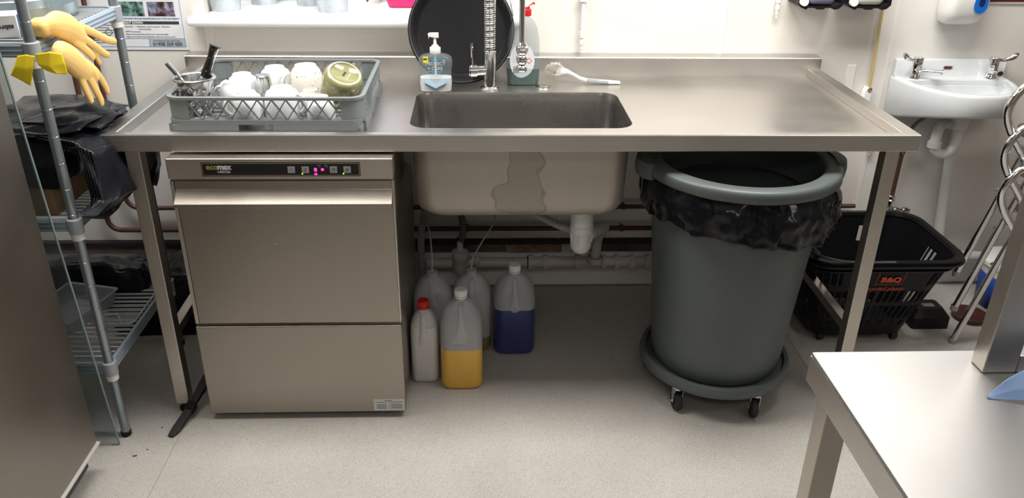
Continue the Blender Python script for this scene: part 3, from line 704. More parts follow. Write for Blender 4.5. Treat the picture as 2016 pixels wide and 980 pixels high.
# dish brush
db = thing('dish_brush', 'white dish brush with grey grip lying right of the sink bowl at the back', 'brush', (.25, .62, SZ))
R = []
for x, y, z, hw, hh in ((.155, .640, .908, .019, .011), (.160, .640, .912, .022, .013), (.185, .638, .915, .022, .010), (.198, .636, .914, .018, .007), (.215, .633, .906, .010, .006), (.240, .629, .893, .008, .006), (.270, .625, .885, .009, .0065), (.305, .622, .883, .010, .007), (.345, .619, .882, .010, .0065), (.375, .617, .881, .008, .005)):
    R.append([(x, y+hw*math.cos(a), z+hh*math.sin(a)) for a in [2*PI*k/12 for k in range(12)]])
MB().loft(R).build('handle', WHITE, db, smooth=60)
plateb = MB().loft([[(x, y-.0095, z-.0045), (x, y-.0105, z), (x, y-.0085, z+.0048), (x, y+.002, z+.0078), (x, y, z)] for x, y, z in ((.262, .626, .886), (.305, .622, .883), (.335, .620, .882))]).build('grip', mat('grey grip', (.28, .30, .30), .5), db)
mb = MB()
random.seed(3)
for k in range(520):
    a = random.uniform(0, 2*PI); e = random.uniform(.0, 1.25)
    d = Vector((math.cos(a)*math.cos(e)*.9-.25, math.sin(a)*math.cos(e), math.sin(e)))
    p = Vector((.163+random.uniform(-.006, .008), .640, .908)); q = p+d*random.uniform(.028, .037)
    w = Vector((.0009, .0005, 0))
    mb.add([p-w, p+w, q+w, q-w, p+Vector((.0006, -.0006, .0004)), q+Vector((.0006, -.0006, .0004))], [(0,1,2,3), (0,4,5,3), (1,4,5,2)])
tag(mb.build('bristles', mat('off-white bristles', (.74, .71, .66), .8), db, smooth=0), None, None, kind='stuff')

# ---------------------------------------------------------------- bottles on the floor under the bowl
def jug(name, label, cx, yf, w, d, h, shell, liquid, level, capm, tube=None, group=None, capw=.019, sh=.60):
    t = thing(name, label, 'bottle', (cx, yf+d/2, 0), group)
    cy = yf+d/2; hw, hd = w/2, d/2; hb = h-.028
    rows = [(.0, .86, .86, 0), (.004, .94, .94, 0), (.014, 1, 1, 0), (hb*sh, 1, 1, 0), (hb*(sh+.10), .985, .98, 0), (hb*(sh+.18), .94, .90, .01), (hb*(sh+.245), .83, .78, .03), (hb*(sh+.31), .62, .56, .06), (hb*(sh+.35), .40, .38, .05)]
    R = []
    def ring(z, a, b, dy, s=0):
        hx, hy = hw*a-s, hd*b-s
        return [(x, y, z) for x, y in rr(hx, hy, min(hw*.45, hx*.8, hy*.8), 5, cx, cy+dy*d)]
    R = [ring(z, a, b, dy) for z, a, b, dy in rows]
    if liquid and shell is HDPE: R = [ring(level+.0004, 1, 1, 0)]+[ring(z, a, b, dy) for z, a, b, dy in rows if z > level]
    nr = capw*.9
    def nk(z, r): return [(x, y, z) for x, y in rr(r, r, r*.999, 5, cx, cy)]
    R += [nk(hb*.965, nr), nk(hb, nr), nk(hb+.006, nr)]
    MB().loft(R, True, True).build('shell', shell, t, smooth=60)
    # moulded handle running from the neck down the front
    pth = smoothpath([(cx, cy-nr*.4, hb*.965), (cx, cy-hd*.50, hb*.93), (cx, cy-hd*.80, hb*.83), (cx, cy-hd*.93, hb*.70), (cx, cy-hd*.84, hb*.56)], 5)
    m = len(pth); RR = []
    for i, p in enumerate(pth):
        u = i/(m-1); rx = .0085+.0035*u+(w*.16)*max(0, u-.62)**1.3/.28; ry = .0085
        RR.append([(p.x+rx*math.cos(a), p.y+ry*math.sin(a), p.z+ry*.5*math.sin(a)) for a in [2*PI*k/14 for k in range(14)]])
    MB().loft(RR).build('handle', shell, t, smooth=60)
    if liquid:
        s = 0 if shell is HDPE else .002
        rows2 = [r_ for r_ in rows if r_[0] < level]; rows2 = [(z+(s if i == 0 else 0), a, b, dy) for i, (z, a, b, dy) in enumerate(rows2)]
        L = [ring(z, a, b, dy, s) for z, a, b, dy in rows2]+[ring(level, 1, 1, 0, s)]
        MB().loft(L).build('liquid', liquid, t, smooth=60)
    if capm:
        c = MB().lathe([(capw, hb+.003), (capw, hb+.021), (capw-.002, hb+.024), (0, hb+.024)], (cx, cy, 0), 28).lathe([(capw+.001, hb-.003), (capw+.001, hb+.001), (capw-.003, hb+.001)], (cx, cy, 0), 28).build('cap', capm, t)
        for k in range(0): pass
        mb = MB()
        for k in range(28):
            a = 2*PI*k/28; mb.cyl((cx+capw*math.cos(a), cy+capw*math.sin(a), hb+.005), (cx+capw*math.cos(a), cy+capw*math.sin(a), hb+.020), .0009, 5)
        tag(mb.build('grip_ribs', capm, c, smooth=0), None, None, kind='stuff')
    if tube:
        MB().tube(smoothpath(tube, 6), .0028, 8).build('suction_tube', HOSEW, t)
    return t
jug('milk_bottle', 'white milk bottle with red cap standing beside the dishwasher side', -.282, .140, .088, .085, .295, HDPEW, mat('milk', (.80, .78, .76), .5), .21, RED, capw=.0185)
jug('chemical_bottle', 'tall jug half full of orange-yellow liquid with white cap in front of the others', -.161, .100, .134, .10, .352, HDPE, mat('yellow liquid', (.78, .46, .08), .3), .150, WHITE)
jug('chemical_bottle', 'jug of dark blue liquid with white cap standing right of the other jugs', .017, .300, .142, .115, .330, HDPE, mat('blue liquid', (.035, .048, .17), .3), .178, WHITE)
jug('chemical_bottle', 'open pale jug behind the milk bottle with a thin dark tube in its neck', -.262, .300, .132, .11, .325, HDPE, mat('clear liquid', (.42, .46, .52), .3), .17, None, tube=[(-.262, .355, .03), (-.262, .355, .31), (-.262, .37, .36), (-.28, .5, .40), (-.32, .62, .38)])
jug('chemical_bottle', 'open pale jug with a little olive liquid between the yellow and blue jugs', -.130, .325, .134, .11, .318, HDPE, mat('olive liquid', (.18, .17, .06), .3), .055, None, tube=[(-.130, .38, .03), (-.130, .38, .30), (-.11, .42, .35), (-.05, .55, .40), (-.045, .62, .46), (-.05, .66, .6)])

# ---------------------------------------------------------------- plumbing under the sink
wp = thing('waste_pipe', 'long pale grey plastic waste pipe with couplings running low along the wall', 'pipe', (.2, .71, .11))
WPZ, WPY = .160, .70
MB().cyl((-.30, WPY, WPZ-.004), (.95, WPY, WPZ+.004), .0205, 24).build('pipe', PIPEW, wp)
for x, w_, r in ((.095, .022, .029), (.150, .018, .0285), (.165, .06, .0235), (.275, .018, .0285), (.375, .016, .0275), (.425, .018, .0285), (.485, .018, .0285), (.545, .018, .0285)):
    mb = MB().cyl((x-w_/2, WPY, WPZ), (x+w_/2, WPY, WPZ), r, 20)
    for k in range(10):
        if r > .025:
            a = 2*PI*k/10; mb.cyl((x-w_/2, WPY+r*math.cos(a), WPZ+r*math.sin(a)), (x+w_/2, WPY+r*math.cos(a), WPZ+r*math.sin(a)), .002, 5)
    mb.build('coupling', PIPEW, wp)
MB().tube(arc((.082, WPY, WPZ), .0225, 0, 2*PI, 20, 'yz'), .002, 6).build('strap', BLACK, wp)
MB().lathe([(.030, -.005), (.032, 0), (.032, .018), (.028, .02), (.028, -.004)], (.340, WPY-.02, WPZ+.012), 24).build('socket', PIPEW, wp)
# bottle trap below the bowl
bt = thing('bottle_trap', 'white plastic bottle trap hanging under the right side of the sink bowl', 'drain trap', (.236, .34, .36))
tx0, ty0 = .237, .36
MB().lathe([(.038, .580), (.038, .47), (.034, .468), (.034, .45)], (tx0, ty0, 0), 28).build('outlet', PIPEB, bt)
c = MB().lathe([(.0375, .445), (.0395, .447), (.0395, .472), (.037, .474), (.03, .475)], (tx0, ty0, 0), 28).build('collar', PIPEB, bt)
MB().lathe([(.0355, .455), (.036, .40), (.033, .385), (.024, .374), (.010, .370), (0, .369)], (tx0, ty0, 0), 28).build('cup', PIPEB, bt, smooth=60)
for k in range(8):
    a = 2*PI*(k+.5)/8-PI/2
    MB().cyl((tx0+.0365*math.cos(a), ty0+.0365*math.sin(a), .415), (tx0+.0375*math.cos(a), ty0+.0375*math.sin(a), .446), .0025, 6).build('rib', PIPEB, bt)
MB().tube(smoothpath([(tx0+.03, ty0+.01, .432), (.30, .42, .425), (.335, .50, .40), (.343, .60, .34), (.342, .675, .26), (.340, .685, .172)], 5), .0195, 18).build('outlet_bend', PIPEW, bt, smooth=60)
MB().box(.135, .20, .30, .34, .568, .584).build('clip', PIPEB, bt, bevel=.003)
def ribbed(name, label, P, r, m, parent=None, amp=.0018, pitch=.006):
    pts = smoothpath(P, 10); acc = 0; out = [pts[0]]; rs = [r]; L = sum((pts[i+1]-pts[i]).length for i in range(len(pts)-1)); n = int(L/(pitch/4))
    cum = [0]
    for i in range(len(pts)-1): cum.append(cum[-1]+(pts[i+1]-pts[i]).length)
    out = []; rs = []; j = 0
    for k in range(n+1):
        d = L*k/n
        while j < len(pts)-2 and cum[j+1] < d: j += 1
        u = (d-cum[j])/max(1e-9, cum[j+1]-cum[j]); out.append(pts[j].lerp(pts[j+1], u)); rs.append(r+amp*math.sin(2*PI*d/pitch))
    o = MB().tube(out, r, 10, rs=rs).build(name, m, parent, smooth=60)
    if label: tag(o, label, 'hose')
    return o
ribbed('overflow_hose', 'pale ribbed overflow hose slanting under the bowl to the white trap', [(-.02, .55, .60), (.02, .54, .52), (.08, .49, .47), (.14, .43, .452), (.205, .385, .44)], .0125, HOSEW)
ribbed('drain_hose', 'grey ribbed drain hose running down beside the dishwasher behind the jugs', [(-.30, .585, .60), (-.30, .60, .50), (-.298, .62, .42), (-.315, .62, .32), (-.318, .62, .18), (-.312, .62, .06), (-.31, .62, .012)], .0125, HOSEG)
lt = thing('waste_fitting', 'small white waste trap on the left end of the low waste pipe', 'drain trap', (-.175, .66, .13))
ribbed('ribbed_hose', None, [(-.205, .64, .47), (-.19, .64, .42), (-.166, .64, .37), (-.163, .645, .31), (-.172, .65, .275)], .0115, mat('dark ribbed hose', (.13, .13, .13), .5), lt)
MB().lathe([(.010, .275), (.0115, .255), (.0115, .235), (.030, .232), (.032, .222), (.032, .205), (.028, .200), (.027, .17), (.024, .145), (.014, .135), (0, .133)], (-.175, .65, 0), 26).build('trap_body', PIPEW, lt, smooth=50)
MB().tube(arc((-.172, .65, .285), .013, 0, 2*PI, 16, 'xy'), .0022, 6).build('hose_clip', BLACK, lt)
MB().cyl((-.16, .66, .175), (-.118, .69, .170), .016, 18).cyl((-.128, .685, .171), (-.112, .695, .171), .021, 18).build('side_outlet', PIPEW, lt)
bp_ = thing('copper_pipe', 'brown painted pipe coming down the wall and turning along at the lower level', 'pipe', (-1.5, .765, .27))
def pipe2(x, z, r, root):
    P = [(x, .765, 1.9), (x, .765, z+.05)]+arc((x+.045, .765, z+.045), .045, PI, 1.5*PI, 8)[1:]+[(1.35, .765, z)]
    MB().tube(P, r, 12).build('tube', PIPEBR, root)
    for k, xx in enumerate((-.95, -.15, .45, 1.0)):
        MB().cyl((xx-.006, .765, z), (xx+.006, .765, z), r+.003, 12).box(xx-.004, xx+.004, .765, WY, z-.004, z+.004).build('pipe_clip', PIPEBR, root)
pipe2(-1.50, .272, .0095, bp_)
bp2 = thing('copper_pipe', 'brown painted pipe coming down the wall and turning along at the upper level', 'pipe', (-1.416, .765, .36))
pipe2(-1.416, .362, .0085, bp2)

# ---------------------------------------------------------------- grey bin with liner on a dolly
bx, by = .664, .14
dl = thing('bin_dolly', 'round grey wheeled dolly carrying the grey bin', 'dolly', (bx, by, 0))
MB().lathe([(0, .088), (.19, .088), (.225, .086), (.236, .092), (.240, .105), (.238, .122), (.232, .130), (.222, .128), (.216, .112), (.12, .108), (0, .108)], (bx, by, 0), 64).build('ring', BINM, dl, smooth=50)
for i, aa in enumerate((226, 294, 8, 80, 154)):
    a = math.radians(aa); wx, wy = bx+.212*math.cos(a), by+.212*math.sin(a)
    c = MB().cyl((wx, wy, .080), (wx, wy, .088), .018, 16).build('caster', CHROMED, dl)
    ang = (.12, -.18, .5, .9, -.4)[i]
    X = XF((wx, wy, .032), 0, 0, ang)
    MB().lathe([(0, -.009), (.012, -.009), (.013, -.0115), (.026, -.0115), (.0315, -.007), (.0315, .007), (.026, .0115), (.013, .0115), (.012, .009), (0, .009)], n=28, X=X @ Matrix.Rotation(PI/2, 4, 'Y')).build('wheel', RUBBER, c, smooth=50)
    f = MB()
    for s in (-1, 1): f.loft([[(s*.0140+e, p, q) for p, q in ((-.006, -.006), (.006, -.006), (.013, .050), (-.013, .050))] for e in (-.001, .001)], X=X)
    f.box(-.015, .015, -.013, .013, .046, .050, X)
    f.build('fork', CHROMED, c)
    MB().cyl(X @ Vector((-.019, 0, 0)), X @ Vector((.019, 0, 0)), .0035, 8).build('axle', CHROME, c)
bn = thing('round_bin', 'large round grey plastic bin under the right drainer', 'bin', (bx, by, .11))
def binr(z): return .203+(.255-.203)*(z-.11)/(.76-.11)
MB().lathe([(0, .112), (.19, .112), (.199, .116), (.204, .126)]+[(binr(z), z) for z in (.2, .35, .5, .65, .74)]+[(.246, .74), (.20, .13), (0, .128)], (bx, by, 0), 72).build('body', BINM, bn, smooth=45)
MB().lathe([(.262, .751), (.280, .752), (.284, .756), (.2825, .779), (.279, .785), (.272, .788), (.240, .787), (.233, .783), (.229, .762), (.220, .71), (.208, .69)], (bx, by, 0), 72).build('rim', BINM, bn, smooth=50)
for s in (-1, 1):
    R = []
    for k in range(9):
        a = -.26+.52*k/8; e = math.sin(PI*k/8)**.5*.028
        ca, sa = math.cos(a+(-.05 if s > 0 else .05)), math.sin(a)
        R.append([(bx+s*(r_)*ca, by+r_*sa-.0, z) for r_, z in ((.268, .742), (.280+e, .742), (.283+e, .765), (.279+e, .789), (.272, .792))])
    MB().loft(R).build('handle', BINM, bn, smooth=50)
ln = MB()
def linerf(u, v):
    a = 2*PI*u
    right = max(0, math.cos(a+.9))
    zb = .632-.05*right+.035*max(0, -math.sin(a))+.012*fbm((math.cos(a)*3, math.sin(a)*3, 1), 1.3)
    z = .756-(.756-zb)*v
    crv = math.sin(min(1, v*1.15)*PI/1.3)
    am = .010+.020*right
    r_ = .270+.022*crv*(.7+.5*right)+am*fbm((math.cos(a)*5, math.sin(a)*5, v*1.4), 1.0)*min(1, v*3)+.5*am*fbm((math.cos(a)*16, math.sin(a)*16, v*3.0+9), 1.0)*min(1, v*3)
    r_ = max(r_, binr(z)+.010)
    z += .006*fbm((a*9, v*5, 3), 1.0)*v
    return (bx+r_*math.cos(a), by+r_*math.sin(a), z)
ln.grid(linerf, 200, 26, wrap=True)
tag(ln.build('bin_liner', mat('glossy black liner', (.006, .007, .009), .11, spec=.28, bump=.12, bscale=30), None, smooth=180, solid=.0008), 'black plastic bin liner folded out over the grey bin rim', 'bin liner')

# ---------------------------------------------------------------- black trolley basket
KB = mat('black basket plastic', (.007, .007, .008), .32, spec=.22)
bk = thing('shopping_basket', 'black plastic wheeled shopping basket with orange print, on the floor right of the table leg', 'basket', (1.27, .48, 0))
def bring(t):            # t: 0 bottom .. 1 rim
    z = .035+.345*t
    x0 = 1.085-.085*t; x1 = 1.430+.088*t; y0 = .362-.10*t; y1 = .63+.035*t
    return x0, x1, y0, y1, z
NP = 184
def bpt(u, t, o=0):
    x0, x1, y0, y1, z = bring(t)
    hx, hy = (x1-x0)/2+o, (y1-y0)/2+o; r_ = .055+.035*t
    # arc-length walk over the rounded rectangle starting at the middle of the front side
    segl = [hx-r_, r_*PI/2, 2*(hy-r_), r_*PI/2, 2*(hx-r_), r_*PI/2, 2*(hy-r_), r_*PI/2, hx-r_]
    tot = sum(segl); d = (u % 1)*tot; i = 0
    while i < 8 and d > segl[i]: d -= segl[i]; i += 1
    q = d/max(segl[i], 1e-9)
    cx, cy = (x0+x1)/2, (y0+y1)/2
    def c(sx, sy, a): return (cx+sx*(hx-r_)+r_*math.cos(a), cy+sy*(hy-r_)+r_*math.sin(a))
    if i == 0: p = (cx+(hx-r_)*q, cy-hy)
    elif i == 1: p = c(1, -1, -PI/2+q*PI/2)
    elif i == 2: p = (cx+hx, cy-(hy-r_)+2*(hy-r_)*q)
    elif i == 3: p = c(1, 1, q*PI/2)
    elif i == 4: p = (cx+(hx-r_)-2*(hx-r_)*q, cy+hy)
    elif i == 5: p = c(-1, 1, PI/2+q*PI/2)
    elif i == 6: p = (cx-hx, cy+(hy-r_)-2*(hy-r_)*q)
    elif i == 7: p = c(-1, -1, PI+q*PI/2)
    else: p = (cx-(hx-r_)+(hx-r_)*q, cy-hy)
    return (p[0], p[1], z)
NVB = 40
def slot(i, j):
    jj = j/NVB; e = i if i < NP/2 else i-NP        # columns counted from the middle of the front
    m3 = i % 3
    if 5 <= j <= 7: return (i % 6) in (1, 2) and abs(e) < 26
    if 9 <= j <= 15: return m3 != 0 and (abs(e) < 26 or (30 < abs(e) < 44))
    if 18 <= j <= 23: return m3 != 0 and (abs(e) < 24)
    if 27 <= j <= 33: return m3 != 0 and (18 <= abs(e) <= 27 or 38 < abs(e) < 47 or 76 <= abs(e) <= 84)
    return False
MB().grid(lambda u, v: bpt(u, v), NP, NVB, slot, True).build('wall', KB, bk, smooth=45, solid=.003)
MB().loft([[bpt(k/60, 0) for k in range(60)], [bpt(k/60, -.03, -.01) for k in range(60)], [bpt(k/60, -.05, -.03) for k in range(60)]], False, True).build('base', KB, bk, smooth=45)
rimr = []
for k in range(96):
    pass
def rimring(t, o): return [bpt(k/96, t, o) for k in range(96)]
MB().loft([rimring(.93, .001), rimring(.93, .022), rimring(.955, .024), rimring(.965, .016), rimring(.99, .017), rimring(1.0, .014), rimring(1.0, -.004), rimring(.97, -.006)], False, False).build('rim', KB, bk, smooth=30)
MB().loft([rimring(.865, .001), rimring(.865, .010), rimring(.88, .011), rimring(.89, .001)], False, False).build('rib', KB, bk, smooth=30)
mb = MB().tube(smoothpath([(1.03, .30, .386), (1.01, .36, .40), (1.02, .5, .41), (1.06, .62, .41), (1.12, .665, .41), (1.25, .672, .41)], 5), .006, 8)
mb.build('pull_handle', mat('grey handle bar', (.05, .05, .05), .3), bk)
MB().tube(smoothpath([(1.005, .36, .385), (1.03, .275, .392), (1.12, .240, .388), (1.26, .238, .388)], 5), .003, 8).build('wire_handle', mat('grey wire', (.12, .12, .12), .3), bk)
for x, y in ((1.13, .385), (1.40, .385), (1.13, .62), (1.40, .62)):
    MB().lathe([(0, -.011), (.015, -.011), (.018, -.006), (.018, .006), (.015, .011), (0, .011)], n=20, X=XF((x, y, .0182)) @ Matrix.Rotation(PI/2, 4, 'Y')).box(x-.009, x+.009, y-.009, y+.009, .022, .036).build('wheel', RUBBER, bk)
ORG_ = mat('orange red print', (.62, .07, .015), .5)
tl = math.atan2(.10, .345)
def onf(x, t, off=.004):
    x0, x1, y0, y1, z = bring(t); return (x, y0-off, z)
Xb = XF(onf(1.250, .735), PI/2+tl)
text('lettering', 'B&Q', .030, ORG_, bk, Xb, bold=.0018, sx=1.15)
Xs = XF(onf(1.235, .70), PI/2+tl)
MB().prism([(0, 0), (.093, 0), (.093, .078), (0, .078)], 0, .0003, X=Xs, holes=[[(.0012, .0012), (.0918, .0012), (.0918, .0768), (.0012, .0768)]]).build('print_frame', ORG_, bk)
text('lettering', 'Recycled plastic', .023, ORG_, bk, XF(onf(1.195, .625), PI/2+tl), shear=.35, sx=1.0)
rb = thing('bait_box', 'small low black plastic box on the floor behind the basket', 'box', (1.575, .5, 0))
MB().loft([[(x, y, 0) for x, y in rr(.07, .055, .01, 2, 1.572, .50)], [(x, y, .045) for x, y in rr(.07, .055, .01, 2, 1.572, .50)], [(x, y, .072) for x, y in rr(.05, .035, .01, 2, 1.572, .505)]]).build('body', BLACK, rb)
MB().prism(rr(.022, .012, .003, 2, 1.575, .50), .072, .0728).build('label', mat('grey sticker', (.25, .25, .25), .5), rb)

# ---------------------------------------------------------------- hand basin
bs = thing('hand_basin', 'white ceramic wall-hung hand basin at the far right', 'basin', (1.60, .79, .72))
bcx, bw, bd = 1.600, .203, .285
def dring(s, z, fz=None, n=24, back=0.0, dd=0):
    pts = []
    for k in range(n+1):
        a = PI+PI*k/n
        x = bcx+(bw-s)*math.copysign(abs(math.cos(a))**.8, math.cos(a)); y = WY-.004-back+(bd-s+dd-back)*math.sin(a)
        pts.append((x, y, z if fz is None else fz(y)))
    return pts
ztop = .866
lo = lambda y: .712+(WY-y)*.26
MB().loft([[(x, y, lo(y)-.0) for x, y, z in dring(.03, 0)], [(x, y, lo(y)) for x, y, z in dring(.008, 0)], [(x, y, lo(y)+.008) for x, y, z in dring(0, 0)], dring(-.002, ztop-.012), dring(0, ztop-.003), dring(.004, ztop), dring(.014, ztop), dring(.019, ztop-.004),
    dring(.024, ztop-.02, back=.075), dring(.04, ztop-.06, back=.08), dring(.075, ztop-.088, back=.10), dring(.12, ztop-.094, back=.12)], True, True).build('bowl', BASINM, bs, smooth=50)
MB().loft([[(x, y, z) for x, y in ((bcx-bw, WY-.002), (bcx-bw, yy), (bcx+bw, yy), (bcx+bw, WY-.002))] for z, yy in ((ztop-.004, WY-.030), (ztop+.015, WY-.024), (.922, WY-.022), (.927, WY-.018))]).build('splashback', BASINM, bs, bevel=.004, smooth=40)
MB().loft([[(x, y, ztop+e) for x, y in ((bcx-bw+.006, WY-.02), (bcx-bw+.006, WY-.075), (bcx+bw-.006, WY-.075), (bcx+bw-.006, WY-.02))] for e in (-.02, .0006)]).build('tap_ledge', BASINM, bs, bevel=.004)
MB().prism(rr(.019, .008, .0079, 5, bcx-.012, .897), 0, .001, X=XF((0, WY-.0235, 0), PI/2), holes=[rr(.015, .0055, .0054, 5, bcx-.012, .897)]).build('overflow_ring', CHROME, bs)
MB().prism(rr(.0148, .0053, .0052, 5, bcx-.012, .897), 0, .0005, X=XF((0, WY-.0235, 0), PI/2)).build('overflow_hole', mat('rusty hole', (.12, .02, .01), .5), bs)
def basintap(lab, x, lev, spout):
    t = thing('basin_tap', lab, 'tap', (x, WY-.052, ztop+.0006))
    y = WY-.052; z0 = ztop+.0006
    MB().lathe([(0, 0), (.021, 0), (.021, .006), (.0165, .012), (.0155, .03), (.0165, .033), (.018, .04), (.0175, .072), (.016, .075), (0, .0755)], (x, y, z0), 28).build('body', CHROME, t, smooth=50)
    dx, dy_ = spout
    R = []
    for u, w_, h_, zz in ((.3, .014, .009, .022), (.6, .012, .007, .030), (1.3, .009, .0055, .033), (1.9, .0095, .0055, .035), (2.05, .0105, .009, .033), (2.15, .0105, .009, .032)):
        c = Vector((x+dx*u, y+dy_*u, z0+zz)); nn = Vector((-dy_, dx, 0)).normalized()
        R.append([c+nn*w_*math.cos(a)+Vector((0, 0, h_*math.sin(a))) for a in [2*PI*k/14 for k in range(14)]])
    MB().loft(R).build('spout', CHROME, t, smooth=50)
    s, ly = lev
    R = []
    for u, w_, h_, zz in ((.010, .009, .006, .066), (.028, .006, .004, .066), (.040, .007, .006, .071), (.052, .011, .0095, .078), (.062, .012, .010, .083), (.070, .007, .006, .088)):
        c = Vector((x+s*u, y+ly*u, z0+zz)); R.append([c+Vector((0, w_*math.cos(a), h_*1.3*math.sin(a))) for a in [2*PI*k/12 for k in range(12)]])
    MB().loft(R).build('lever', CHROME, t, smooth=50)
basintap('left chrome lever tap of the hand basin', 1.458, (-1, -.35), (.032, -.026))
basintap('right chrome lever tap of the hand basin', 1.735, (1, -.2), (-.004, -.030))
tb = thing('basin_waste', 'white plastic trap and downpipe under the hand basin', 'drain trap', (1.63, .70, .1))
cxx, cyy = 1.628, .68
MB().lathe([(.030, .795), (.032, .745), (.026, .725), (.022, .722)], (cxx, cyy, 0), 24).build('waste_cup', PIPEB, tb)
MB().lathe([(.021, .73), (.026, .728), (.026, .700), (.022, .696)], (cxx, cyy, 0), 24).build('nut', PIPEB, tb)
MB().tube([(cxx, cyy, .71), (cxx, cyy, .645)]+[(cxx-.038+.038*math.cos(a), cyy, .645+.042*math.sin(a)) for a in [-PI*k/12 for k in range(1, 12)]]+[(cxx-.076, cyy, .645), (cxx-.076, cyy, .66)]+[(cxx-.076+.03*(1-math.cos(a)), cyy+.03*(1-math.cos(a))*1.2, .675+.028*math.sin(a)) for a in [PI/2*k/6 for k in range(1, 7)]]+[(cxx-.01, .745, .70), (cxx+.02, .757, .69)], .0185, 18).build('bend', PIPEB, tb, smooth=60)
MB().lathe([(.019, .628), (.024, .630), (.024, .652), (.019, .654)], (cxx-.076, cyy, 0), 24).build('nut', PIPEB, tb)
MB().tube([(1.665, .757, .70), (1.668, .757, .6), (1.70, .757, .30), (1.715, .757, .19), (1.73, .757, .15)], .0195, 18).build('downpipe', PIPEB, tb, smooth=60)
MB().cyl((1.73, .757, .150), (1.90, .757, .145), .0205, 20).cyl((1.75, .757, .150), (1.80, .757, .149), .0245, 20).build('elbow', PIPEB, tb)
sp2 = thing('supply_pipe', 'brown pipe with chrome valve rising behind the right table leg', 'pipe', (1.486, .76, .34))
MB().cyl((1.484, .76, .345), (1.484, .76, .60), .0085, 12).build('tube', PIPEBR, sp2)
MB().lathe([(.0085, 0), (.013, .002), (.013, .018), (.009, .02), (.009, .028), (.015, .03), (.015, .044), (.011, .048), (.014, .052), (.014, .06), (.009, .064)], (1.484, .76, .345), 16).build('valve', CHROMED, sp2)
MB().cyl((1.47, .75, .352), (1.56, .75, .348), .009, 12).cyl((1.50, .75, .35), (1.515, .75, .35), .014, 6).cyl((1.535, .75, .35), (1.55, .75, .35), .013, 6).build('valve_body', CHROMED, sp2)
MB().lathe([(.0085, 0), (.012, .002), (.012, .014), (.009, .016), (.009, .022), (.0115, .024), (.0115, .036), (.007, .038)], (1.484, .76, .575), 12).build('compression_joint', mat('brass', (.35, .26, .14), .3, 1), sp2)
MB().tube(smoothpath([(1.484, .76, .60), (1.49, .75, .66), (1.50, .74, .70), (1.53, .72, .74), (1.56, .70, .79)], 5), .007, 10).build('flexible_tail', mat('braided grey', (.15, .15, .15), .4, .5), sp2)

# ---------------------------------------------------------------- things on the back wall
sd = thing('soap_dispenser', 'white wall soap dispenser with blue drop window above the hand basin', 'soap dispenser', (1.57, WY, 1.05))
R = []
for z, hw, dp_, r in ((1.052, .030, .030, .014), (1.058, .050, .060, .02), (1.072, .064, .085, .028), (1.10, .071, .102, .032), (1.16, .074, .108, .035), (1.24, .073, .100, .035), (1.29, .066, .08, .03), (1.30, .05, .06, .025)):
    R.append([(x, y, z) for x, y in rr(hw, dp_/2, min(r, dp_/2-.001), 5, 1.568, WY-.002-dp_/2)])
MB().loft(R).build('cover', mat('dispenser white', (.82, .82, .80), .25), sd, smooth=60)
def drop(k): return [(1.598+a*k, 1.15+b*k) for a, b in [(.022*math.sin(t_)*(1 if math.cos(t_) < .2 else 1-.55*(math.cos(t_)-.2)), -.045*math.cos(t_) if math.cos(t_) > 0 else -.075*math.cos(t_)) for t_ in [2*PI*q/28 for q in range(28)]]]
X = XF((0, WY-.1095, 0), PI/2)
d_ = [(1.598+.023*math.sin(t_), 1.130-.028*math.cos(t_)*(1 if math.cos(t_) > 0 else 2.3)) for t_ in [2*PI*q/28 for q in range(28)]]
MB().prism(d_[::-1], 0, .003, X=X).build('blue_window', mat('blue plastic', (.01, .13, .55), .2), sd)
d_ = [(1.599+.010*math.sin(t_), 1.138-.013*math.cos(t_)*(1 if math.cos(t_) > 0 else 2.0)) for t_ in [2*PI*q/20 for q in range(20)]]
MB().prism(d_[::-1], .003, .0036, X=X).build('window_centre', mat('dark blue', (.005, .02, .09), .2), sd)
hd = thing('chemical_holder', 'black wall bracket holding two dispensing bottles above the right drainer', 'bottle holder', (1.125, WY, 1.11))
for x0, x1 in ((.972, 1.125), (1.140, 1.288)):
    xm, hw = (x0+x1)/2, (x1-x0)/2
    prof = [(-hw, 1.16), (-hw, 1.128), (-hw+.012, 1.118), (-hw+.028, 1.112), (-hw+.034, 1.118), (-.016, 1.118), (-.012, 1.113), (.012, 1.113), (.016, 1.118), (hw-.034, 1.118), (hw-.028, 1.112), (hw-.012, 1.116), (hw, 1.128), (hw, 1.16), (hw-.006, 1.16), (hw-.008, 1.132), (hw-.03, 1.124), (-hw+.03, 1.124), (-hw+.008, 1.132), (-hw+.006, 1.16)]
    MB().loft([[(xm+a, y, z) for a, z in prof] for y in (WY-.11, WY-.002)]).build('cradle', BLACK, hd)
    MB().lathe([(0, 0), (.010, 0), (.013, -.004), (.013, -.02), (0, -.02)], n=20, X=XF((x0+.012, WY-.112, 1.140)) @ Matrix.Rotation(PI/2, 4, 'X') @ Matrix.Scale(-1, 4, (0, 0, 1))).build('end_cap', WHITE, hd)
for x, lab, cm in ((1.052, 'bottle of violet grey liquid in the left side of the wall bracket', (.16, .16, .27)), (1.218, 'bottle of pale clear liquid in the right side of the wall bracket', (.62, .64, .58))):
    t = thing('dispensing_bottle', lab, 'bottle', (x, WY-.056, 1.1245))
    MB().loft([[(x_, y_, z) for x_, y_ in rr(hx, hy, min(.02, hy-.001), 5, x, WY-.062)] for z, hx, hy in ((1.1245, .034, .03), (1.130, .044, .042), (1.145, .050, .048), (1.26, .05, .048), (1.29, .03, .03), (1.30, .018, .018))]).build('body', mat('liquid bottle %.2f' % x, cm, .18), t, smooth=60)
    MB().lathe([(.019, 1.30), (.019, 1.325), (0, 1.326)], (x, WY-.062, 0), 20).build('cap', WHITE, t)
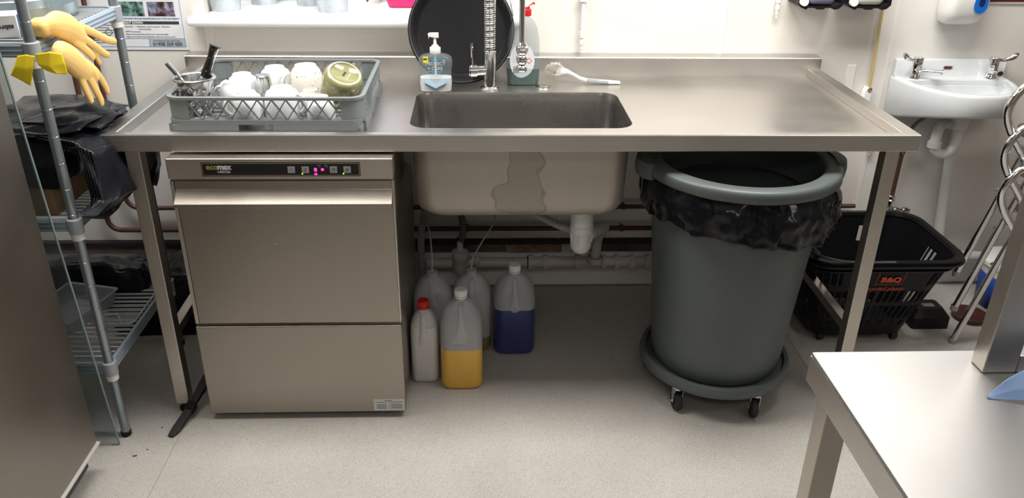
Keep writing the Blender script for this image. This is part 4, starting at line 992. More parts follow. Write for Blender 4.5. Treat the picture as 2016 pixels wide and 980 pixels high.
hs = thing('tan_hose', 'thin amber plastic hose hanging down the wall into a white clip', 'hose', (1.31, .775, .80))
MB().tube(smoothpath([(1.300, .775, 1.5), (1.303, .775, 1.13), (1.3075, .775, 1.0), (1.314, .775, .85), (1.315, .775, .815)], 5), .0055, 10).build('tube', clear_mat('amber tube', (.62, .46, .18), .25, .25), hs)
MB().loft([[(1.300+a*1.0, y, z) for a, z in ((-.006, .760), (.022, .757), (.026, .80), (.022, .822), (.008, .827), (0, .815))] for y in (WY-.032, WY-.002)]).build('clip', WHITE, hs, bevel=.003)
MB().tube(arc((1.315, .7665, .818), .006, 0, 2*PI, 12, 'xz'), .002, 6).build('ring', mat('brown ring', (.15, .09, .03), .4), hs)
def spur(lab, x, z0, z1):
    t = thing('tubing_drop', lab, 'pipe', (x, .78, z0))
    MB().cyl((x, .782, z0+.06), (x, .782, z1), .0065, 12).build('tube', WHITE, t)
    MB().lathe([(0, 0), (.0035, .001), (.004, .010), (.0065, .012), (.007, .028), (.0085, .03), (.0085, .042), (.006, .044), (.006, .05), (.0095, .052), (.0095, .072), (.0065, .074)], (x, .782, z0), 14).build('end_fitting', WHITE, t)
    return t
t = spur('white plastic tube with end fitting dropping to the upstand right of the soap', .259, .945, 1.5)
MB().box(.246, .272, .772, WY, 1.118, 1.140).build('wall_clip', WHITE, t, bevel=.002)
spur('short white tube end high on the wall left of the black bottle bracket', .936, 1.068, 1.5)
spur('short white tube end on the wall just under the right end of the table', 1.372, .565, .72)
sg = thing('wall_sign', 'dark red bordered wall sign at the top right corner above the basin', 'sign', (1.82, WY-.003, 1.125))
MB().box(1.685, 2.0, WY-.004, WY-.001, 1.124, 1.42).build('panel', mat('sign red', (.10, .015, .015), .4), sg)
MB().box(1.683, 2.002, WY-.006, WY-.0015, 1.118, 1.1245).build('border', mat('sign border', (.55, .53, .5), .4), sg)

# poster
po = thing('wall_poster', 'white laminated instruction poster with blue border on the wall behind the shelves', 'poster', (-1.27, WY-.002, .94))
px0, px1, pz0, pz1, PY = -1.470, -1.104, .944, 1.43, WY-.003
MB().box(px0, px1, PY, WY-.0005, pz0, pz1).build('sheet', mat('laminated paper', (.73, .75, .78), .25), po)
PBL = mat('poster blue', (.10, .22, .42), .4); PGR = mat('poster grey', (.42, .47, .52), .4); PDK = mat('poster dark bar', (.05, .05, .055), .4)
def pl(name, x0, x1, z0, z1, m, dpt=.0004, par=None): return MB().box(x0, x1, PY-dpt, PY, z0, z1).build(name, m, par or po, smooth=0)
bxr = px1-.010
pl('border_line', px0+.01, bxr, pz0+.010, pz0+.0115, PBL); pl('border_line', bxr-.0015, bxr, pz0+.010, pz1-.02, PBL); pl('border_line', px0+.01, bxr, pz0+.038, pz0+.0395, PBL)
bxx = pl('phone_box', bxr-.122, bxr-.0016, pz0+.0115, pz0+.038, PGR); pl('border_line', bxr-.1235, bxr-.122, pz0+.0115, pz0+.038, PBL, .0006)
text('lettering', 'WINTERHALTER HELPLINE', .0078, INK, po, fx((bxr-.111, PY-.0006, pz0+.0285)))
text('lettering', '01908 359 000', .0165, INK, po, fx((bxr-.112, PY-.0006, pz0+.0145)), bold=.0003)
bl = bxr-.212
pl('heading_bar', bl, bxr-.012, 1.031, 1.0415, PDK)
text('lettering', '2. SHUT DOWN', .0105, MATS['white print'], po, fx((bl+.003, PY-.0006, 1.0325)), bold=.0003)
rows = ['1.    Switch Off      \u2022 Dishwasher  (press 3 seconds)  \u2022 Dispensers', '                                \u2022 Electrical supply', '2.    EMPTY the machine', '3.    Remove the scrap trays and wash arms, clean thoroughly', '4.    Keep out the inside of the dishwasher, leave door open to air dry']
for k, s_ in enumerate(rows): text('lettering', s_, .0062, INKG, po, fx((bl+.004, PY-.0006, 1.0215-k*.0085)))
text('lettering', 'ALWAYS CLEAN THE WASH MACHINE REGULARLY, AFTER EACH SESSION', .0060, PBL, po, fx((bl+.004, PY-.0006, 1.0485)), bold=.0002)
text('lettering', 'CORRECTLY LOAD KNIVES, FORKS AND SPOONS IN BASKETS', .0058, INK, po, fx((bl+.026, PY-.0006, 1.113)), bold=.0002)
def photo_mat(name, cols, sc):
    m, nt, b = nodes(name); tc = nt.nodes.new('ShaderNodeTexCoord'); n = nt.nodes.new('ShaderNodeTexNoise'); n.inputs['Scale'].default_value = sc; n.inputs['Detail'].default_value = 3
    nt.links.new(tc.outputs['Object'], n.inputs['Vector']); r = nt.nodes.new('ShaderNodeValToRGB'); e = r.color_ramp.elements
    e[0].position = .36; e[0].color = (*cols[0], 1); e[1].position = .64; e[1].color = (*cols[-1], 1)
    for i, c in enumerate(cols[1:-1]): q = e.new(.36+.28*(i+1)/(len(cols)-1)); q.color = (*c, 1)
    nt.links.new(n.outputs['Fac'], r.inputs[0]); nt.links.new(r.outputs[0], b.inputs['Base Color']); b.inputs['Roughness'].default_value = .3; return m
PH1 = photo_mat('printed photo teal', [(.01, .02, .02), (.04, .09, .08), (.14, .27, .25), (.35, .42, .36)], 38)
PH2 = photo_mat('printed photo blue', [(.04, .02, .02), (.14, .07, .08), (.18, .22, .32), (.36, .42, .55)], 38)
pl('photo', bl-.002, bl+.090, 1.058, 1.106, PH1); pl('photo', bl+.102, bl+.192, 1.058, 1.106, PH2)
pl('photo', bl-.002, bl+.090, 1.128, 1.176, PH2); pl('photo', bl+.102, bl+.192, 1.128, 1.176, PH1)
text('lettering', 'WHEN CLEANING', .0075, PBL, po, fx((bl-.085, PY-.0006, 1.122)), bold=.0003)
for k in range(9): pl('print_line', px0+.02, bl-.02-.01*(k % 3), 1.035-k*.0085, 1.0372-k*.0085, INKG)
dmx, dmz = bl-.042, 1.003
MB().prism([(dmx+.015, dmz), (dmx, dmz+.015), (dmx-.015, dmz), (dmx, dmz-.015)][::-1], 0, .0004, X=XF((0, PY, 0), PI/2), holes=[[(dmx+.0125, dmz), (dmx, dmz+.0125), (dmx-.0125, dmz), (dmx, dmz-.0125)]]).build('hazard_diamond', INK, po)
MB().box(-1.095, -1.088, WY-.004, WY, .93, 1.0).build('tape_mark', mat('old tape', (.5, .47, .42), .6), po) if False else None

# sill things
def bucket(lab, x, y, s=1.0):
    t = thing('metal_pot', lab, 'plant pot', (x, y, 1.066), 'galvanised pots on the windowsill')
    MB().lathe([(0, .001), (.037*s, .001), (.039*s, 0), (.0395*s, .003), (.050*s, .10), (.052*s, .102), (.052*s, .105), (.050*s, .106), (.048*s, .10), (.038*s, .01), (0, .009)], (x, y, 1.066), 40).build('body', GALV, t, smooth=50)
bucket('leftmost galvanised metal pot at the front of the windowsill', -.988, .885, 1.3)
bucket('second galvanised metal pot from the left, standing further back on the sill', -.885, 1.02, 1.15)
bucket('third galvanised metal pot from the left, standing further back on the sill', -.715, 1.005, 1.2)
bucket('rightmost galvanised metal pot, nearest the front edge of the sill', -.612, .875, 1.28)
pb = thing('pink_soap_bottle', 'clear bottle of bright pink liquid on the windowsill left of the tray', 'soap bottle', (-.373, .965, 1.066))
MB().loft([[(x, y, z) for x, y in rr(hx, hy, hy*.9, 6, -.373, .965)] for z, hx, hy in ((1.0665, .048, .022), (1.070, .054, .027), (1.09, .061, .030), (1.14, .062, .030), (1.18, .05, .026), (1.20, .02, .018), (1.215, .016, .016))]).build('bottle', mat('pink liquid', (.75, .015, .18), .12, trans=.25), pb, smooth=60)
MB().lathe([(.018, 1.212), (.018, 1.235), (0, 1.237)], (-.373, .965, 0), 20).build('cap', WHITE, pb)
pt = thing('potted_plant', 'green leafy plant in a small pot at the back of the windowsill', 'plant', (-.52, 1.03, 1.066))
MB().lathe([(0, 0), (.03, 0), (.04, .07), (.042, .07), (.042, .078), (.037, .078), (0, .065)], (-.50, 1.05, 1.066), 28).build('pot', WHITE, pt)
LEAF = mat('leaf green', (.03, .07, .04), .45)
random.seed(5)
for k in range(9):
    a = 2*PI*k/9+.3; l = .075; c = Vector((-.50, 1.05, 1.14)); d = Vector((math.cos(a)*.8, math.sin(a)*.35, .55)).normalized(); q = c+d*.05
    e = q+Vector((math.cos(a)*.05, math.sin(a)*.02, -.02 if k != 6 else -.05)); w_ = (e-q).cross(Vector((0, 1, 0))).normalized()*.012+Vector((0, .008, 0))
    MB().add([c, q-w_, q+w_+Vector((0,0,.004)), (q+e)/2-w_*1.1, (q+e)/2+w_*1.1, e], [(0, 1, 2), (1, 3, 4, 2), (3, 5, 4)]).build('leaf', LEAF, pt, solid=.0008)
MB().tube(smoothpath([(-.50, 1.045, 1.15), (-.502, 1.01, 1.17), (-.503, .985, 1.12)], 4), .0015, 6).add([(-.5035, .985, 1.12), (-.515, .978, 1.098), (-.492, .978, 1.098), (-.5035, .974, 1.078)], [(0, 1, 3), (0, 3, 2)]).build('leaf', LEAF, pt)

# ---------------------------------------------------------------- wire shelving unit on the left
sh = thing('shelving_unit', 'grey wire shelving unit with zinc posts at the left beside the sink table', 'shelving', (-1.6, .14, 0))
PX0, PX1, PY0, PY1 = -2.10, -1.158, -.105, .385
for x, y in ((PX1, PY0), (PX1-.0, PY1), (PX0, PY0), (PX0, PY1)):
    p = MB().cyl((x, y, .012), (x, y, 1.9), .0128, 20).build('post', POST, sh)
    MB().lathe([(0, 0), (.012, 0), (.015, .004), (.015, .016), (.0128, .018)], (x, y, 0), 20).build('foot', BLACK, p)
    if x == PX1:
        ring0 = None
        for k in range(23):
            z = .30+.07*k
            if ring0 is None: ring0 = MB().lathe([(.0128, -.0012), (.0134, 0), (.0128, .0012)], (x, y, z), 20).build('groove_ring', CHROMED, p)
            else: linkcopy(ring0, p, (0, 0, .07*k))
for zi, z in enumerate((1.163, .708, .262)):
    for x, y in ((PX1, PY0), (PX1, PY1), (PX0, PY0), (PX0, PY1)):
        c = MB().lathe([(.0135, -.042), (.0185, -.042), (.0195, -.002), (.0175, 0), (.0130, 0)], (x, y, z), 24).build('collar', COLLAR, sh)
        MB().lathe([(.013, -.062), (.0165, -.060), (.0170, -.042), (.0135, -.042)], (x, y, z), 24).build('sleeve', SLEEVE, c)
    prof = [(-.006, -.036), (.003, -.036), (.006, -.031), (.0015, -.026), (.006, -.020), (.0015, -.014), (.006, -.009), (.003, -.002), (-.006, -.002)]
    for x, s in ((PX1+.004, 1), (PX0-.004, -1)):
        MB().loft([[(x+s*a, y, z+b) for a, b in prof] for y in (PY0+.018, PY1-.018)]).build('side_beam', BEAM, sh, smooth=0)
    for y, s in ((PY0-.004, -1), (PY1+.004, 1)):
        MB().loft([[(x, y+s*a, z+b) for a, b in prof] for x in (PX0+.018, PX1-.018)]).build('long_beam', BEAM, sh, smooth=0)
    first = None
    pitch = .0245 if zi == 2 else .021
    n = int((PY1-PY0-.04)/pitch)
    for k in range(n):
        if first is None: first = MB().box(PX0+.01, PX1-.004, PY0+.026, PY0+.026+.0065, z-.006, z-.001).build('shelf_slat', WIRE, sh, smooth=0)
        else: linkcopy(first, sh, (0, pitch*k, 0))
SH1, SH2, SH3 = 1.1622, .7072, .2612

# top shelf: steel pan, glove carton, rubber gloves
pn = thing('metal_pot', 'large galvanised steel pan on the top shelf at the left edge', 'pan', (-1.345, .20, SH1))
MB().lathe([(0, .001), (.136, .001), (.141, 0), (.145, .006), (.149, .055), (.152, .058), (.149, .061), (.152, .16), (.156, .164), (.156, .17), (.150, .17), (.147, .01), (0, .008)], (-1.345, .225, SH1), 72).build('body', mat('pan zinc', (.42, .50, .52), .28, .8, var=.22, vscale=9), pn, smooth=50)
gx_ = thing('glove_box', 'white carton with grey print and a blue edge on the top shelf behind the post', 'box', (-1.25, -.03, SH1))
Xg = XF((-1.205, -.055, SH1+.0005), 0, 0, .32)
MB().box(-.24, 0, 0, .075, 0, .052, Xg).build('carton', mat('white carton', (.68, .68, .70), .5), gx_, bevel=.001)
MB().box(.0002, .0012, .012, .074, .001, .051, Xg).build('blue_end', mat('carton blue', (.02, .10, .36), .4), gx_)
MB().box(-.24, -.002, .03, .032, .0520, .0523, Xg).build('slot_line', INKG, gx_)
text('lettering', 'sabro', .016, INK, gx_, Xg @ XF((-.008, -.0006, .030), PI/2, 0, 0) @ Matrix.Rotation(PI, 4, 'Z'), bold=.0004)
MB().prism(circ(.011, 20, -.066, .022), 0, .0004, X=Xg @ XF((0, 0, 0), PI/2)).build('grey_roundel', mat('print grey', (.33, .33, .35), .5), gx_)

def glove(name, label, palm, fingers, cuff, flat=.55, x0=-1.118):
    mb = MB()
    for P, rs in [palm]+fingers+[cuff]:
        pts = smoothpath(P, 5); n = len(pts); rad = []
        for i in range(n):
            q = i/5; j = min(int(q), len(rs)-2); rad.append(rs[j]+(rs[j+1]-rs[j])*(q-j))
        sub = MB().tube(pts, 1, 14, rs=rad); sub.ball(pts[-1], rad[-1], 14, 7).ball(pts[0], rad[0], 14, 7)
        mb.add(sub.v, sub.f)
    v2 = []
    for x, y, z in mb.v:
        v2.append((x, y, z))
    mb.v = v2
    o = mb.build(name, YELLOW, None, smooth=180, remesh=.0026)
    return o
def flatten(o, f, x0):
    for v in o.data.vertices:
        if v.co.x > x0-.04: v.co.x = x0+(v.co.x-x0)*f
gA = glove('rubber_glove', '', ([(-1.150, -.065, 1.188), (-1.128, -.035, 1.190), (-1.120, .01, 1.172), (-1.118, .045, 1.146)], [.019, .033, .036, .031]),
    [([(-1.118, .06, 1.168), (-1.116, .13, 1.138), (-1.116, .200, 1.106), (-1.116, .248, 1.090)], [.013, .0115, .0115, .0105]),
     ([(-1.114, .06, 1.140), (-1.112, .115, 1.108), (-1.112, .160, 1.078), (-1.112, .182, 1.068)], [.014, .0115, .011, .0105]),
     ([(-1.122, .085, 1.130), (-1.126, .125, 1.085), (-1.126, .145, 1.055)], [.012, .010, .0095]),
     ([(-1.108, .015, 1.140), (-1.104, .055, 1.110), (-1.104, .085, 1.084)], [.014, .0115, .0105])],
    ([(-1.185, -.02, 1.176), (-1.165, -.06, 1.182), (-1.148, -.065, 1.190)], [.016, .018, .024]))
flatten(gA, .62, -1.118)
tag(gA, 'yellow rubber glove on top, draped over the shelf edge with its long thumb pointing right', 'glove', 'yellow rubber gloves on the shelf')
gB = glove('rubber_glove', '', ([(-1.112, -.070, 1.128), (-1.108, -.045, 1.112), (-1.106, -.012, 1.085), (-1.104, .015, 1.068)], [.031, .034, .034, .028]),
    [([(-1.106, -.012, 1.07), (-1.104, -.004, 1.03), (-1.104, .012, .995), (-1.104, .016, .988)], [.013, .012, .011, .0105]),
     ([(-1.102, .018, 1.062), (-1.098, .038, 1.022), (-1.098, .058, .982), (-1.098, .062, .968)], [.014, .0125, .0120, .011]),
     ([(-1.106, .035, 1.078), (-1.102, .075, 1.045), (-1.102, .105, 1.005), (-1.102, .114, .985)], [.014, .012, .0115, .0105]),
     ([(-1.096, .005, 1.092), (-1.088, .035, 1.062), (-1.086, .05, 1.040)], [.013, .012, .011])],
    ([(-1.128, -.085, 1.115), (-1.118, -.078, 1.124), (-1.112, -.07, 1.130)], [.010, .014, .022]))
flatten(gB, .62, -1.106)
tag(gB, 'yellow rubber glove underneath, its fingers hanging straight down below the shelf edge', 'glove', 'yellow rubber gloves on the shelf')
def cloth(name, P, m, parent=None, n=10, amp=.004, sc=18, solid=.0015, seed=0):
    """P: grid rows of control points, interpolated, crumpled"""
    rows = [[Vector(p) for p in r_] for r_ in P]
    def samp(u, v):
        a = v*(len(rows)-1); i = min(int(a), len(rows)-2); fa = a-i
        def row(r_):
            b = u*(len(r_)-1); j = min(int(b), len(r_)-2); fb = b-j; return r_[j].lerp(r_[j+1], fb)
        p = row(rows[i]).lerp(row(rows[i+1]), fa)
        q = p*sc+Vector((seed, seed*2, 0))
        return p+Vector((noise.noise(q), noise.noise(q+Vector((9, 0, 0))), noise.noise(q+Vector((0, 9, 0)))))*amp
    o = MB().grid(samp, n*3, n*3).build(name, m, parent, smooth=180, solid=solid)
    return o
o = cloth('glove_cuff', [[(-1.140, -0.126, 1.138), (-1.107, -0.128, 1.144), (-1.084, -0.120, 1.138)], [(-1.138, -0.130, 1.114), (-1.112, -0.134, 1.110), (-1.080, -0.124, 1.116)], [(-1.122, -0.130, 1.100), (-1.100, -0.132, 1.092), (-1.080, -0.122, 1.090)]], YELLOWI, gB, 6, .003)
o['label'] = 'bright yellow turned-out cuff'
o = cloth('glove_cuff', [[(-1.186, -0.122, 1.132), (-1.164, -0.124, 1.136), (-1.146, -0.122, 1.132)], [(-1.199, -0.126, 1.108), (-1.174, -0.130, 1.103), (-1.154, -0.126, 1.108)], [(-1.212, -0.126, 1.088), (-1.189, -0.128, 1.076), (-1.172, -0.126, 1.063)]], YELLOWI, gA, 6, .003)
o['label'] = 'bright yellow turned-out cuff'

# middle shelf: black bag pile and cardboard box
cb = thing('cardboard_box', 'brown cardboard box under the black bags on the middle shelf', 'box', (-1.36, .0, SH2))
MB().prism([(-1.50, -.085), (-1.205, -.085), (-1.205, .12), (-1.50, .12)], SH2+.0005, .785, holes=[[(-1.496, -.081), (-1.209, -.081), (-1.209, .116), (-1.496, .116)]]).build('box_wall', mat('cardboard', (.30, .19, .10), .8, var=.12, vscale=14), cb)
MB().box(-1.4955, -1.2095, -.0805, .1155, SH2+.001, SH2+.004).build('box_base', MATS['cardboard'], cb)
def heap(name, label, cx, cy, hx, hy, z0, z1, m, seed, amp=.02):
    R = []
    def f(u, v):
        a = 2*PI*u; t_ = v; s_ = [.92, 1.0, 1.02, .98, .92, .8, .5, .02]; zz = [0, .06, .3, .6, .82, .93, 1.0, 1.0]
        q = t_*7; i = min(int(q), 6); e = q-i; sc = s_[i]*(1-e)+s_[i+1]*e; z = z0+(z1-z0)*(zz[i]*(1-e)+zz[i+1]*e)
        ca, sa = math.cos(a), math.sin(a); k = (abs(ca)**5+abs(sa)**5)**(-1/5)
        p = Vector((cx+hx*sc*ca*k, cy+hy*sc*sa*k, z)); g = p*9+Vector((seed, 0, 0)); h_ = p*26+Vector((0, seed, 0))
        w = min(1, v*5)
        r_ = Vector((abs(noise.noise(g)), abs(noise.noise(g+Vector((5, 0, 0)))), noise.noise(g+Vector((0, 5, 0)))*1.0))*amp*2-Vector((amp*.6, amp*.6, 0))+Vector((noise.noise(h_), noise.noise(h_+Vector((3, 0, 0))), noise.noise(h_+Vector((0, 3, 0)))))*amp*.35
        r_.x *= 1 if ca > 0 else -1; r_.y *= 1 if sa > 0 else -1
        p = p+r_*w; p.z = max(p.z, z0+.0004); return p
    return MB().grid(f, 90, 42, wrap=True)
hp_ = thing('bin_bag_stack', 'crumpled stack of folded black bin bags on the middle shelf, flopping over its right end', 'bin bags', (-1.32, .08, .79))
heap('pile', '', -1.335, .10, .165, .185, .787, .905, BAGM, 3, .016).build('pile', BAGM, hp_, smooth=180)
random.seed(11)
# flat folded sheets lying on top
cloth('folded_sheet', [[(-1.40, -.06, .925), (-1.25, -.08, .93), (-1.12, -.06, .925)], [(-1.40, .10, .938), (-1.25, .10, .945), (-1.10, .06, .938)], [(-1.40, .25, .93), (-1.25, .26, .935), (-1.09, .21, .918)]], BAGM, hp_, 9, .012, 12, .003, 2)
cloth('folded_sheet', [[(-1.28, -.02, .935), (-1.18, -.03, .940), (-1.085, -.01, .926)], [(-1.26, .08, .950), (-1.17, .09, .952), (-1.075, .09, .934)], [(-1.24, .18, .942), (-1.17, .19, .944), (-1.085, .17, .925)]], BAGM, hp_, 9, .010, 16, .005, 5)
# hanging flaps over the shelf end: each a folded sheet, staggered
for k in range(7):
    dx = .006*k; dz = .012*k; dy_ = -.010*k
    cloth('hanging_flap', [
        [(-1.22, -.075, .918-dz*.4), (-1.20, .04, .925-dz*.4), (-1.19, .20, .915-dz*.4)],
        [(-1.128+dx, -.078, .905-dz*.4), (-1.10+dx, .04, .908-dz*.4), (-1.09+dx, .22, .895-dz*.4)],
        [(-1.112+dx, -.095, .84-dz*.3), (-1.070+dx, .00, .82-dz*.3), (-1.060+dx, .14, .80-dz*.3)],
        [(-1.108+dx, -.10+dy_*.3, .775-dz*.2), (-1.075+dx, -.03+dy_, .755-dz*.2), (-1.060+dx, .085+dy_, .755-dz*.2)],
        [(-1.115+dx, -.10+dy_*2, .720+dz*.8-.01), (-1.088+dx, -.065+dy_*2, .700+dz*.8-.01), (-1.075+dx, -.03+dy_*2, .70+dz*.9)]],
        BAGM, hp_, 9, .010, 11, .0012, k*.13)
cloth('hanging_flap', [[(-1.15, .14, .90), (-1.10, .22, .90), (-1.11, .31, .88)], [(-1.105, .14, .83), (-1.07, .24, .82), (-1.08, .32, .80)], [(-1.10, .15, .74), (-1.065, .24, .73), (-1.075, .31, .71)], [(-1.11, .17, .69), (-1.085, .23, .66), (-1.09, .27, .645)]], BAGM, hp_, 9, .012, 14, .0012, 9)
cloth('hanging_flap', [[(-1.36, -.075, .90), (-1.26, -.075, .905), (-1.14, -.070, .90)], [(-1.38, -.098, .84), (-1.27, -.100, .84), (-1.17, -.085, .84)], [(-1.38, -.098, .80), (-1.27, -.100, .79), (-1.18, -.082, .78)]], BAGM, hp_, 9, .006, 10, .0012, 4)

# bottom shelf: wire tray, frosted tub, black bags behind
wt = thing('wire_tray', 'small pale grey wire rack lying on the bottom shelf', 'wire rack', (-1.235, .18, SH3))
mb = MB().tube([(x, y, SH3+.004) for x, y in rr(.068, .105, .02, 4, -1.232, .20)]+[(-1.232+.068, .20+.085, SH3+.004)], .003, 8)
mb.build('outer_wire', mat('pale wire', (.62, .64, .65), .4), wt)
first = None
for k in range(7):
    if first is None: first = MB().tube([(-1.298, .12, SH3+.004), (-1.166, .12, SH3+.004)], .002, 6).build('cross_wire', MATS['pale wire'], wt)
    else: linkcopy(first, wt, (0, .027*k, 0))
MB().tube([(-1.26, .10, SH3+.004), (-1.25, .108, SH3+.03), (-1.21, .108, SH3+.03), (-1.20, .10, SH3+.004)], .003, 8).build('handle_wire', MATS['pale wire'], wt)
ft = thing('plastic_tub', 'frosted clear plastic drawer tub tilted on the bottom shelf left of the post', 'tub', (-1.36, .14, SH3))
X = XF((-1.370, .150, SH3+.001), 0, 0, -.25)
R = [[(x, y, z) for x, y in rr(hx, hy, .012, 3)] for z, hx, hy in ((0, .075, .10), (.002, .078, .103), (.045, .086, .111), (.047, .092, .117), (.049, .092, .117), (.047, .084, .109), (.004, .075, .1))]
MB().loft(R, True, True, X).build('shell', TUBM, ft, smooth=30)
bb = thing('bin_bag_roll', 'black folded bags lying along the back of the bottom shelf', 'bin bags', (-1.42, .33, SH3))
heap('pile', '', -1.385, .335, .19, .045, SH3, .36, BAGM, 8, .012).build('pile', BAGM, bb, smooth=180)
fb = thing('floor_sack', 'black sack on the floor under the shelving at the wall', 'sack', (-1.25, .58, 0))
heap('pile', '', -1.22, .56, .22, .12, 0, .26, BAGM, 14, .02).build('pile', BAGM, fb, smooth=180)

# ---------------------------------------------------------------- fridge and the clear screen beside it
fr = thing('fridge', 'tall stainless steel cabinet side filling the left edge of the picture', 'fridge', (-1.55, -.8, 0))
MB().box(-1.95, -1.165, -1.35, -.252, .095, 1.95).build('cabinet', STEELF, fr, bevel=.004)
MB().box(-1.93, -1.19, -1.33, -.28, .03, .095).build('plinth', mat('dark plinth', (.05, .05, .05), .5), fr)
MB().loft([[(x, y, z) for x, z in ((-1.17, .096), (-1.158, .093), (-1.158, .089), (-1.162, .084), (-1.175, .084))] for y in (-1.34, -.25)]).build('bottom_trim', mat('pale trim', (.62, .60, .56), .35, .4), fr)
for x in (-1.88, -1.23):
    for y in (-1.28, -.33): MB().cyl((x, y, 0), (x, y, .035), .018, 14).build('foot', BLACK, fr)
sc_ = thing('clear_screen', 'tall clear acrylic screen standing between the steel cabinet and the shelving', 'screen', (-1.45, -.2, 0))
Xs2 = XF((-1.160, -.150, 0), 0, math.atan2(-.047, 1.1), 0)
MB().box(-.62, -.003, -.003, .003, .001, 1.75, Xs2).build('sheet', ACRYL, sc_)
MB().box(-.0029, 0, -.0031, .0031, .001, 1.75, Xs2).build('edge', ACRYLE, sc_)

# ---------------------------------------------------------------- second table, front right
t2 = thing('prep_table', 'stainless steel prep table in the right foreground', 'table', (1.05, -1.45, 0))
AX, AY = .408, -1.052
MB().box(AX, 1.75, -1.75, AY, .892, .900).build('tabletop', steel_mat('prep steel', (.37, .365, .36), .5, 'x', .02), t2, bevel=.003)
for a, b, c, d in ((AX, AX+.003, -1.75, AY), (1.747, 1.75, -1.75, AY), (AX+.003, 1.747, AY-.003, AY), (AX+.003, 1.747, -1.75, -1.747)):
    MB().box(a, b, c, d, .848, .8925).build('apron', STEEL, t2)
for x in (AX+.035, 1.715):
    for y in (AY-.036, -1.715):
        l = MB().box(x-.019, x+.019, y-.019, y+.019, .02, .892).build('leg', STEELV, t2, bevel=.002)
        MB().cyl((x, y, 0), (x, y, .025), .014, 14).build('foot', BLACK, l)
MB().box(AX+.055, 1.695, AY-.051, AY-.021, .15, .18).build('lower_rail', STEELV, t2)
gs = thing('gantry_frame', 'square steel upright and base rail standing on the prep table', 'shelf frame', (.67, -1.1, .9))
MB().box(.640, .690, -1.115, -1.083, .9008, 1.75).build('upright', STEELV, gs, bevel=.002)
MB().box(.6905, 1.60, -1.115, -1.073, .9008, .930).build('base_rail', STEEL, gs, bevel=.002)
MB().box(1.60, 1.65, -1.115, -1.083, .9008, 1.75).build('upright', STEELV, gs, bevel=.002)
MB().box(.64, 1.65, -1.25, -1.0, 1.751, 1.78).build('shelf_board', STEEL, gs, bevel=.002)
CLB = mat('blue cloth', (.28, .42, .72), .6)
o = cloth('blue_cloth', [[(.612, -1.172, .904), (.640, -1.166, .925), (.70, -1.150, .950), (.80, -1.15, .945)], [(.612, -1.174, .9035), (.650, -1.178, .916), (.71, -1.18, .930), (.80, -1.19, .930)], [(.613, -1.176, .903), (.665, -1.188, .905), (.72, -1.21, .905), (.80, -1.24, .906)]], CLB, None, 8, .003, 25, .0008)
tag(o, 'corner of a blue cloth lying on the prep table at the right edge', 'cloth')

# ---------------------------------------------------------------- stacked chrome chairs at the right
def chair(label, k):
    t = thing('chrome_chair', label, 'chair', (1.75, .35, .135*k), 'stacked chrome framed chairs')
    ox, oy, oz = -.026*k, .004*k, .135*k
    def sh_(P): return [(x+ox, y+oy, z+oz) for x, y, z in P]
    for yy, nm in ((0, 1), (.40, 2)):
        b = 0; ox = -.026*k+yy
        MB().tube(smoothpath(sh_([(1.607, .352+b, .006), (1.640, .335+b, .20), (1.672, .315+b, .40), (1.715, .29+b, .62)]), 5), .0115, 14).build('leg', CHROMED, t)
        MB().lathe([(0, 0), (.013, 0), (.0135, .018), (.012, .02)], (1.607+ox, .352+b+oy, .0005+oz), 16).build('foot_cap', mat('grey foot cap', (.3, .29, .27), .5), t)
        MB().tube(smoothpath(sh_([(1.86, .25+b, .715), (1.70, .265+b, .715), (1.615, .27+b, .700), (1.578, .272+b, .655), (1.572, .275+b, .605), (1.600, .28+b, .55), (1.66, .285+b, .475), (1.76, .30+b, .35), (2.0, .31+b, .02)]), 6), .0125, 14).build('bent_frame', CHROME, t)
    ox = -.026*k
    MB().tube(sh_([(1.672, .315, .40), (2.07, .315, .40)]), .006, 8).build('stretcher', CHROMED, t)
    MB().tube(sh_([(1.645, .33, .33), (1.70, .33, .36), (1.75, .33, .33)]), .004, 8).build('brace_wire', CHROME, t)
    MB().prism(rr(.155, .12, .04, 5, 1.925+ox, .40+oy), .47+oz, .50+oz).build('seat', mat('brown seat board', (.13, .055, .025), .45), t, bevel=.006)
    MB().box(1.69+ox, 2.06+ox, .325+oy, .345+oy, .55+oz, .60+oz).build('seat_rail', MATS['brown seat board'], t, bevel=.003)
    return t
chair('chrome framed chair at the bottom of the stack at the far right', 0)
chair('chrome framed chair in the middle of the stack at the far right', 1)
chair('chrome framed chair at the top of the stack at the far right', 2)
tbx = thing('paint_tub', 'blue and white plastic tub on the floor behind the stacked chairs', 'tub', (1.86, .60, 0))
MB().lathe([(0, 0.001), (.10, .001), (.105, .01), (.118, .20), (.124, .20), (.124, .215), (.11, .216), (0, .21)], (1.93, .58, 0), 40).build('body', WHITE, tbx, smooth=40)
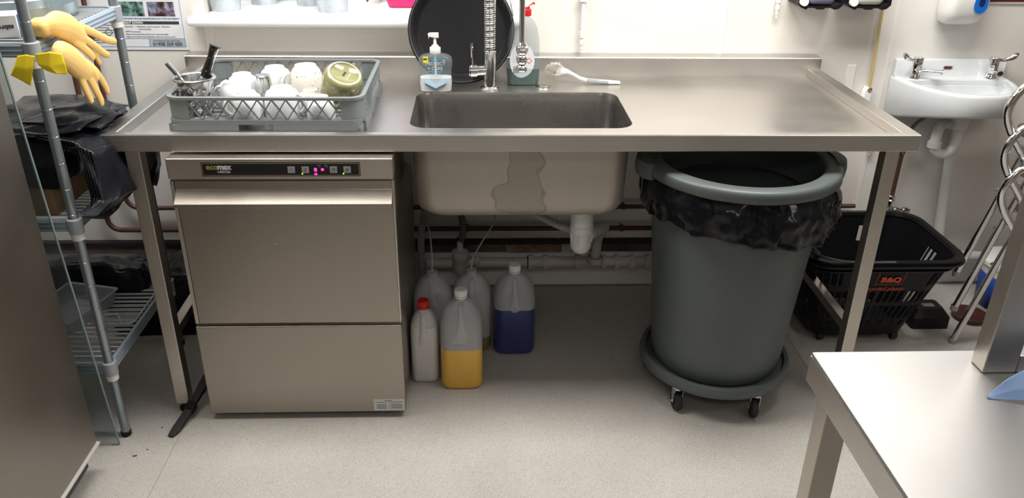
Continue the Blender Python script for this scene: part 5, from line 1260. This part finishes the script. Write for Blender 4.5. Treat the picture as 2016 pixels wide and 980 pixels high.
MB().lathe([(.1075, .03), (.1165, .165)], (1.93, .58, 0), 40).build('blue_band', mat('tub blue', (.02, .05, .28), .4), tbx, solid=.0006)
MB().lathe([(0, 0), (.055, 0), (.065, .022), (.06, .025), (0, .014)], (1.76, .52, .001), 30).build('red_lid', mat('dull red lid', (.06, .016, .012), .5), None)
o = bpy.data.objects['red_lid']; tag(o, 'dull reddish brown dish on the floor beside the tub behind the chairs', 'dish')

# ---------------------------------------------------------------- small things on the floor
sq = thing('floor_scraper', 'black plastic tool poking out between the left table leg and the dishwasher', 'tool', (-.99, -.02, 0))
def bar(P, w, h):
    pts = [Vector(p) for p in P]; R = []
    for i, p in enumerate(pts):
        d = (pts[min(i+1, len(pts)-1)]-pts[max(i-1, 0)]).normalized(); s_ = d.cross(Vector((0, 0, 1))).normalized()*w[i]; u_ = Vector((0, 0, h[i]))
        R.append([p-s_-u_, p+s_-u_, p+s_+u_, p-s_+u_])
    return MB().loft(R)
bar([(-1.024, -.122, .004), (-1.016, -.10, .008), (-1.004, -.06, .018), (-.992, -.02, .03)], [.009, .013, .012, .012], [.003, .006, .009, .009]).build('blade', RUBBER, sq, bevel=.002)
bar([(-.9955, -.032, .0275), (-.988, -.005, .036)], [.015, .015], [.012, .012]).build('joint', BLACK, sq, bevel=.003)
bar([(-.988, -.005, .036), (-.972, .05, .06), (-.955, .10, .085), (-.95, .25, .16)], [.010, .014, .014, .011], [.008, .010, .010, .009]).build('arm', RUBBER, sq, bevel=.003)
CR = mat('brown crumb', (.16, .05, .02), .7)
for i, (x, y, r_, l_) in enumerate(((-1.099, -.203, .006, 'largest brown flake of debris on the floor near the screen'), (-1.073, -.175, .0035, 'small brown flake of debris on the floor right of the largest flake'), (-1.065, -.075, .003, 'tiny brown flake of debris on the floor near the shelving post'))):
    o = MB().loft([[(x+r_*(1+.35*math.sin(3*a+i))*math.cos(a), y+.6*r_*(1+.3*math.sin(2*a+i))*math.sin(a), z) for a in [2*PI*k/11 for k in range(11)]] for z in (.0002, .0016)]).build('debris_flake', CR)
    tag(o, l_, 'debris', 'brown flakes on the floor')
